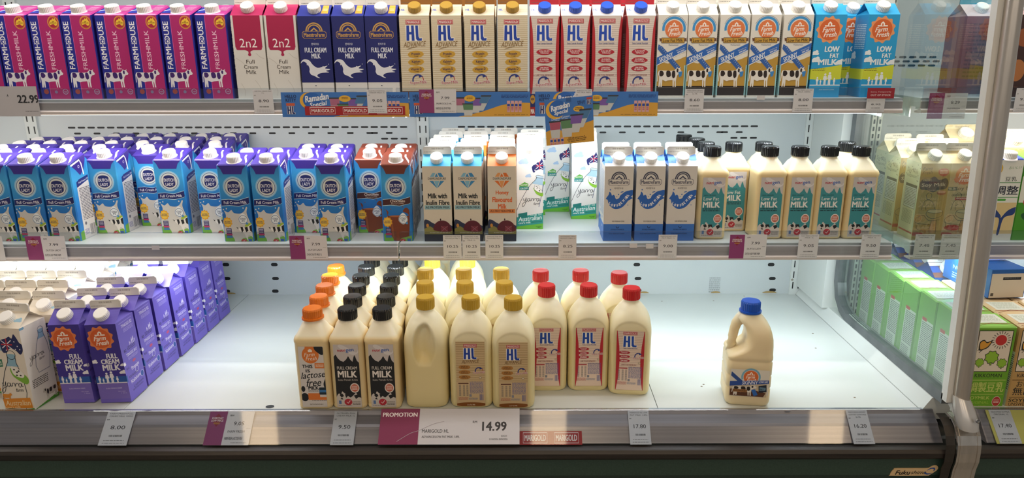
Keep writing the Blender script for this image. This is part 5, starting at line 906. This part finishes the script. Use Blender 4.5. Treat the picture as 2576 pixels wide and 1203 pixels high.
# red out-of-stock tag pair
flat(2180, 2226, 'T', tagart('8.95', ''), 0, 'D8D7DA', 'price_tag', 'white 8.95 price tag under the red out of stock card', 'price tag', TG, dy=.0012, z1=.662)
flat(2179, 2247, 'T', lambda a, h: (a.t('Sorry, Temporarily', 50, h*.38, 76, h*.16, 'E8C8C8', 1, 0, .01), a.t('OUT OF STOCK', 50, h*.68, 74, h*.17, 'F0D8D8', 1, 0, .03)), 0, '9E2430', 'notice_card', 'small dark red out of stock card on the top rail', 'card', None, z0=.660, z1=.684, dy=.002)
CG = 'magenta and white price cards'
for px0, px1, kd, pr, nm, sub, w in ((1055, 1148, 'T', '7.99', 'MARIGOLD HL', 'MARIGOLD HL LOW FAT MILK', 'below the gold striped cartons, top shelf'), (66, 165, 'M', '7.99', 'DUTCH LADY', 'DUTCH LADY PURE FARM', 'leftmost on the middle shelf rail'), (729, 823, 'M', '7.99', 'DUTCH LADY', 'CHOCOLATE MILK 1L', 'below the gap before the chocolate cartons'), (1835, 1928, 'M', '7.99', 'DUTCH LADY', 'DUTCH LADY PURE FARM', 'below the teal label bottles'), (520, 633, 'D', '9.05', 'FARM FRESH', 'FARM FRESH LACTOSE FREE', 'on the deck rail under the empty stretch')):
    flat(px0, px1, kd, cardart(pr, nm, sub), 0, 'DAD8DA', 'price_card', 'magenta and white %s price card %s' % (pr, w), 'price card', CG, dy=.0018 if kd != 'D' else 0)
flat(2336, 2432, 'T', cardart('8.29', 'FARMFRESH', ''), 0, 'DAD8DA', 'price_card', 'magenta and white 8.29 price card seen through the glass', 'price card', CG, dy=.0018, z0=.612, z1=.672)
flat(-26, 8, 'M', None, 0, 'DAD8DA', 'price_card', 'plain white price card cut off by the left photo edge', 'price card', None, dy=.0018)
flat(-55, 97, 'T', lambda a, h: (a.t('22.99', 84, h*.42, 36, h*.27, '222226', 1, 0, .04), a.micro(78, h*.84, 98, h*.87, 1, '444', 1) if 0 else a.micro(76, h*.82, 98, h*.85, 1, '44444A', 1), a.t('A', 51, h*.3, 3, h*.08, '222226', 1)), 0, 'BDBABD', 'price_card', 'large pale 22.99 price card at the left end of the top rail', 'price card', None, dy=.002, z0=.622, z1=.692)
def promoart(a, h):
    a.r(0, 0, 39.2*0+28, h, '7E2752', 1); a.t('PROMOTION', 14, h*.17, 25, h*.12, 'F0E6EA', 2, 0, .05); k = '2A2A30'
    a.t('MARIGOLD HL', 40, h*.63, 19, h*.1, k, 1, 0, .015); a.t('ADVANCE/LOW FAT MILK 1.89L', 44, h*.79, 27, h*.065, k, 1); a.t('RM', 68, h*.38, 3, h*.07, k, 1, 0, .02); a.t('14.99', 82, h*.50, 17.5, h*.26, k, 1, 0, .04); a.t('EACH', 89, h*.77, 4, h*.05, k, 1); a.t('01/04/2026-30/04/2026', 85, h*.86, 13, h*.05, k, 1)
    a.s_([(13, h*.92), (22, h*.7), (28, h*.62), (38, h*.44), (46, h*.36)], .3, 'A8A0A8', 3)
flat(955, 1307, 'D', promoart, 0, 'C8C6CC', 'promotion_card', 'wide white and maroon 14.99 promotion card on the deck rail', 'promotion card', None, dy=.003, z0=-.06, z1=1.0)
def mstrip(a, h, n):
    for i in range(n):
        c = 100*(i+.5)/n; w = 78/n; a.r(c-w/2, h*.1, c+w/2, h*.9, 'EAD6D4', 1); a.r(c-w*.485, h*.15, c+w*.485, h*.85, 'A81E24', 2); a.t('MARIGOLD', c, h*.5, w*.88, h*.46, 'F2E6E2', 3, 0, .03)
flat(1307, 1463, 'D', lambda a, h: (mstrip(a, h, 2)), 0, 'A81E24', 'brand_strip', 'red and white strip with white lettering beside the promotion card', 'strip', None, dy=-.0008, z0=.6, z1=1.0)
def tumbler(a, x, y, w, h, c, ang=0):
    t = math.tan(R(ang)); P = lambda u, v: (x+u*w-v*h*t*-1, y+v*h)
    a.p([P(-.5, 0), P(.5, 0), P(.36, 1), P(-.36, 1)], 'C9CCCC', 3); a.p([P(-.48, .05), P(.48, .05), P(.42, .5), P(-.42, .5)], c, 4); a.p([P(-.53, -.04), P(.53, -.04), P(.53, .05), P(-.53, .05)], '3A3A40', 4)
def promostrip(a, h, red=False):
    a.p([(0, h), (0, h*.3), (2, h*.1), (5, 0), (28, 0), (32, h*.06), (36, h*.03), (90, h*.02), (96, h*.08), (100, h*.25), (100, h)], '3F78C4', 1); a.r(0, h*.98, 100, h, '3F78C4', 1)
    a.p([(46, h*.95), (60, h*.8), (75, h*.55), (88, h*.42), (100, h*.45), (100, h), (40, h)], 'DCA640', 2, False)
    a.t('HELLO\nKITTY', 7.5, h*.24, 9, h*.28, '1A2450', 3, 0, .03); a.r(3.6, h*.44, 10.4, h*.54, 'D0603C', 3); hl(a, 4.2, h*.56, 10.2, h*.88, 3, '1A2A6E')
    a.e(22, h*.34, 7.5, h*.34, 'E8B23C', 3, 24); a.e(24, h*.32, 7, h*.32, '2A66B8', 4, 24); a.t('Ramadan', 28, h*.22, 19, h*.26, 'EEF2F8', 5, 8, .04, .2); a.t('Special', 29, h*.5, 14, h*.24, 'EEF2F8', 5, 8, .04, .2)
    tumbler(a, 42, h*.24, 8, h*.6, 'B06A86'); tumbler(a, 48.5, h*.48, 9, h*.48, '5E8A62'); tumbler(a, 57, h*.26, 8, h*.58, '7E5AA8', -12); tumbler(a, 63.5, h*.16, 8, h*.6, '4A7AA8', -24); a.e(50, h*.26, 4.6, h*.13, 'E8B63C', 5); a.micro(47.5, h*.2, 52.5, h*.3, 2, '6A3A20', 6)
    for i in range(4): x = 82+i*3.2; a.r(x-1.3, h*.36, x+1.3, h*.82, 'D8A8A8', 4); a.r(x-1.1, h*.48, x+1.1, h*.58, '2A4AA0', 5); a.micro(x-.9, h*.62, x+.9, h*.76, 3, 'B0343A', 5)
    a.micro(76, h*.12, 98, h*.26, 3, '1F3A7A', 4); a.micro(70, h*.92, 98, h*.95, 1, '7A5A1E', 4)
    if red:
        a.r(18, h*.56, 97, h*.93, 'A81E24', 6)
        for c in (32, 58, 85): a.r(c-10, h*.6, c+10, h*.89, 'EAD6D4', 7); a.r(c-9.7, h*.625, c+9.7, h*.865, 'A81E24', 8); a.t('MARIGOLD', c, h*.745, 17.5, h*.14, 'F2E6E2', 9, 0, .03)
PGp = 'blue and yellow promotion strips'
flat(708, 1028, 'T', lambda a, h: promostrip(a, h, True), 0, '3F78C4', 'promotion_strip', 'blue promotion strip with red band below the navy cartons', 'promotion strip', PGp, z0=.619, z1=.677)
flat(1030, 1334, 'T', promostrip, 0, '3F78C4', 'promotion_strip', 'blue and yellow promotion strip below the gold striped cartons', 'promotion strip', PGp, z0=.619, z1=.677)
flat(1334, 1346, 'T', lambda a, h: (a.e(50, h*.25, 50, h*.2, 'C79A3C', 1), a.t('NEW', 50, h*.24, 66, h*.1, '1A2450', 2, 0, .03), a.r(0, h*.6, 100, h, 'A81E24', 1), a.t('MA', 50, h*.8, 80, h*.22, 'F2E6E2', 2, 0, .04)), 0, '26306E', 'promotion_strip', 'narrow navy and red strip squeezed between two blue strips', 'promotion strip', None, z0=.621, z1=.672, dy=.0002)
flat(1346, 1655, 'T', promostrip, 0, '3F78C4', 'promotion_strip', 'blue and yellow promotion strip behind the hanging flyer', 'promotion strip', PGp, z0=.619, z1=.677)
plain_tag(1447, 1489, 'T', '7.99', 'MARIGOLD HL LOW|FAT MILK 946ML', 'white price tag half hidden behind the hanging flyer')
# hanging flyer
fo = thing('hanging_flyer', 'square blue and yellow flyer hanging from the top rail centre', 'flyer', None)
Yf = YT-.022; c0 = on_y(1369, 252, Yf); c1 = on_y(1491, 240, Yf); c2 = on_y(1486, 361, Yf); c3 = on_y(1375, 367, Yf)
mb = MB(); w = (c1-c0).length; U = (c1-c0).normalized(); V = (c3-c0).normalized(); h = (c3-c0).length/w*100; bk = Vector((0, .0006, 0))
q = [c0, c0+U*w, c0+U*w+V*(h*w/100), c3]; mb.face(q[::-1], '3F78C4'); mb.face([p+bk for p in q], 'E8E8E8')
for i in range(4): j = (i+1) % 4; mb.face([q[i], q[j], q[j]+bk, q[i]+bk], 'E8E8E8')
a = Art(mb, c0, U, V, w/100, (0, 100, 0, h)); a.p([(0, h), (0, 66), (16, 60), (34, 66), (58, 72), (76, 56), (100, 50), (100, h)], 'DCA640', 1)
a.e(22, 22, 20, 19, 'E8B23C', 2); a.e(27, 20, 18, 17, '2A66B8', 3); a.t('Ramadan', 32, 16, 40, 12, 'EEF2F8', 4, 10, .04, .2); a.t('Special', 34, 28, 30, 11, 'EEF2F8', 4, 8, .04, .2); a.t('Limited Edition\nGlass Cups', 32, 42, 38, 9, 'D8E6F4', 3, 8, .02, .2)
a.t('HELLO\nKITTY', 76, 12, 16, 8, '1A2450', 3, 0, .03); a.r(87, 3, 98, 7, 'C0463C', 3); hl(a, 88, 8, 97, 17, 3, '1A2A6E'); a.e(70, 24, 11, 6, 'E8B63C', 4); a.micro(62, 21, 78, 27, 2, '6A3A20', 5)
tumbler(a, 84, 27, 24, 36, '4A7AA8', -22); tumbler(a, 66, 36, 26, 36, '7E5AA8', -10); tumbler(a, 20, 46, 24, 34, 'B0566E'); tumbler(a, 44, 44, 26, 36, '5E8A62')
for i in range(4): x = 11+i*7.5; a.r(x-3, 80, x+3, 102, 'D8A8A8', 4); a.r(x-2.4, 83, x+2.4, 88, '2A4AA0', 5); a.micro(x-2, 90, x+2, 99, 4, 'B0343A', 5)
a.t('FREE with every purchase of\nMARIGOLD HL Milk [assorted]/\nHL Advance 946ml x 2 packs.', 64, 86, 40, 11, '3A2A14', 3, 3, .03); a.micro(44, 94, 84, 98, 2, '5A4424', 3); a.t('Sanrio', 76, 99, 12, 4, '3A2A14', 3, 3, .02, .2)
obj('printed_card', mb, fo); mb = MB(); mb.box(c0.x+w*.5-.006, c0.x+w*.5+.006, Yf-.0002, YT-.0046, .668, .6695, CLR); mb.box(c0.x+w*.5-.006, c0.x+w*.5+.006, Yf-.0008, Yf-.0001, .655, .6695, CLR); obj('hanger', mb, fo)
# paper scraps left on the rails
for px0, px1, kd, z0, z1, w in ((1903, 1923, 'T', .657, .667, 'small white paper scrap stuck to the top rail'), (1584, 1603, 'M', .305, .316, 'left scrap of two under the splash cartons'), (1625, 1644, 'M', .303, .315, 'right scrap of two under the splash cartons'), (381, 400, 'M', .302, .313, 'tape scrap under the gap between blue cartons')): flat(px0, px1, kd, None, 0, 'D2D0D2', 'paper_scrap', w, 'scrap', None, z0=z0, z1=z1, dy=.0002)
# neighbouring rail: yellow card and tag
def yart(a, h): a.s_([(6, h*.3), (20, h*.5), (12, h*.8)], 2, '7A5A2A', 1); a.e(76, h*.5, 16, h*.2, '9AB23C', 1); a.e(70, h*.8, 20, h*.16, 'E0A070', 2); a.t('+', 14, h*.84, 8, h*.12, '3A2A14', 1)
flat(2492, 2640, 'D', yart, 0, 'D9CF6A', 'promotion_card', 'yellow illustrated card on the rail right of the post', 'promotion card', None, dy=-.0008); flat(2500, 2555, 'D', tagart('17.40', 'KIKKOMAN SOYMILK|ORIGINAL 1L'), 0, 'D8D7DA', 'price_tag', 'white 17.40 price tag over the yellow card', 'price tag', TG, dy=.0)
# blue box lying on the neighbouring cartons, its pale end towards the viewer
bc = on_y(2545, 745, 1.60); bx = thing('drink_box', 'blue box with pale end panel lying on the tan cartons', 'box', None, (bc.x, 1.62, .196), (0, 0, R(4)))
mb = MB(); mb.box(-.045, .045, 0, .17, 0, .072, M('1F5FB0', .35), .001); a = Art(mb, (-.045, 0, .072), (1, 0, 0), (0, 0, -1), .0009); a.r(2, 12, 98, 79, 'DED2C0', 1); a.r(34, 22, 84, 30, '1C1A1C', 2); a.micro(38, 24, 80, 28, 1, '6A6A6A', 3); a.r(6, 66, 14, 74, '5A5048', 2)
a = Art(mb, (-.045, .17, .072), (0, -1, 0), (0, 0, -1), .0017); a.t('NUTRITION', 50, 20, 60, 6, 'A8C8E8', 1, 0, .02); a.micro(20, 28, 80, 38, 3, 'A8C8E8', 1); obj('box_body', mb, bx)
# loose wire hooks hanging under the shelves
for px, py, w in ((1075, 640, 'thin white wire loop under the middle shelf above the jugs'), (2187, 668, 'white wire loop under the middle shelf beside the glass')):
    c = on_y(px, py, 1.80); wl = thing('wire_hook', w, 'hook', None, (c.x, 1.80, .29)); mb = MB(); mb.tube([(-.03, 0, .0), (-.028, 0, -.012), (-.01, .004, -.024), (.014, .003, -.024), (.026, 0, -.012), (.028, 0, 0)], .0014, M('E0E4E4', .4), 8); obj('wire', mb, wl)
for x0, x1, z, y, e, c in ((-1.86, -.33, .6235, YT+.035, 4.0, WM), (-.29, .88, .6235, YT+.035, 2.9, CM), (-1.86, -.33, .2755, YM+.035, 3.0, CM), (-.29, .88, .2755, YM+.035, 2.8, CM), (.96, 1.9, .6235, YT+.035, 3.0, WM), (.96, 1.9, .2755, YM+.035, 3.4, CM)):
    area('shelf_lamp', ((x0+x1)/2, y, z-.006), (R(28), 0, 0), x1-x0, .018, e, c)
area('canopy_lamp', (0, 1.68, 1.2), (R(8), 0, 0), 3.6, .06, 13, (1, .97, .94))
# shop ceiling lights behind and above the viewer
for i, (x, y) in enumerate(((-1.4, .15), (.13, .15), (1.6, .15), (-1.4, -1.7), (.13, -1.7), (1.6, -1.7))):
    l = thing('ceiling_light', 'long white ceiling light', 'light', 'shop ceiling lights', (x, y, 2.1)); mb = MB(); mb.box(-.11, .11, -.62, .62, -.03, -.0002, M('D8D8D8', .5)); mb.box(-.09, .09, -.6, .6, -.034, -.0305, glow('ceiling_lamp_glow', 'FFDDB0', 8)); obj('light_fitting', mb, l)
area('shop_fill', (0, -1.2, 2.0), (R(36), 0, 0), 4.5, 2.5, 24, (1, .95, .90))  # broad front fill added for the general shop light, no fitting of its own
w = bpy.data.worlds.new('world'); SC.world = w; w.use_nodes = True; bg = w.node_tree.nodes['Background']; bg.inputs[0].default_value = (.55, .53, .50, 1); bg.inputs[1].default_value = .45
SC.view_settings.view_transform = 'Standard'; SC.view_settings.look = 'None'; SC.view_settings.gamma = 1; SC.view_settings.exposure = 0.08; SC.view_settings.use_curve_mapping = False
SC.cycles.max_bounces = 10; SC.cycles.transparent_max_bounces = 12
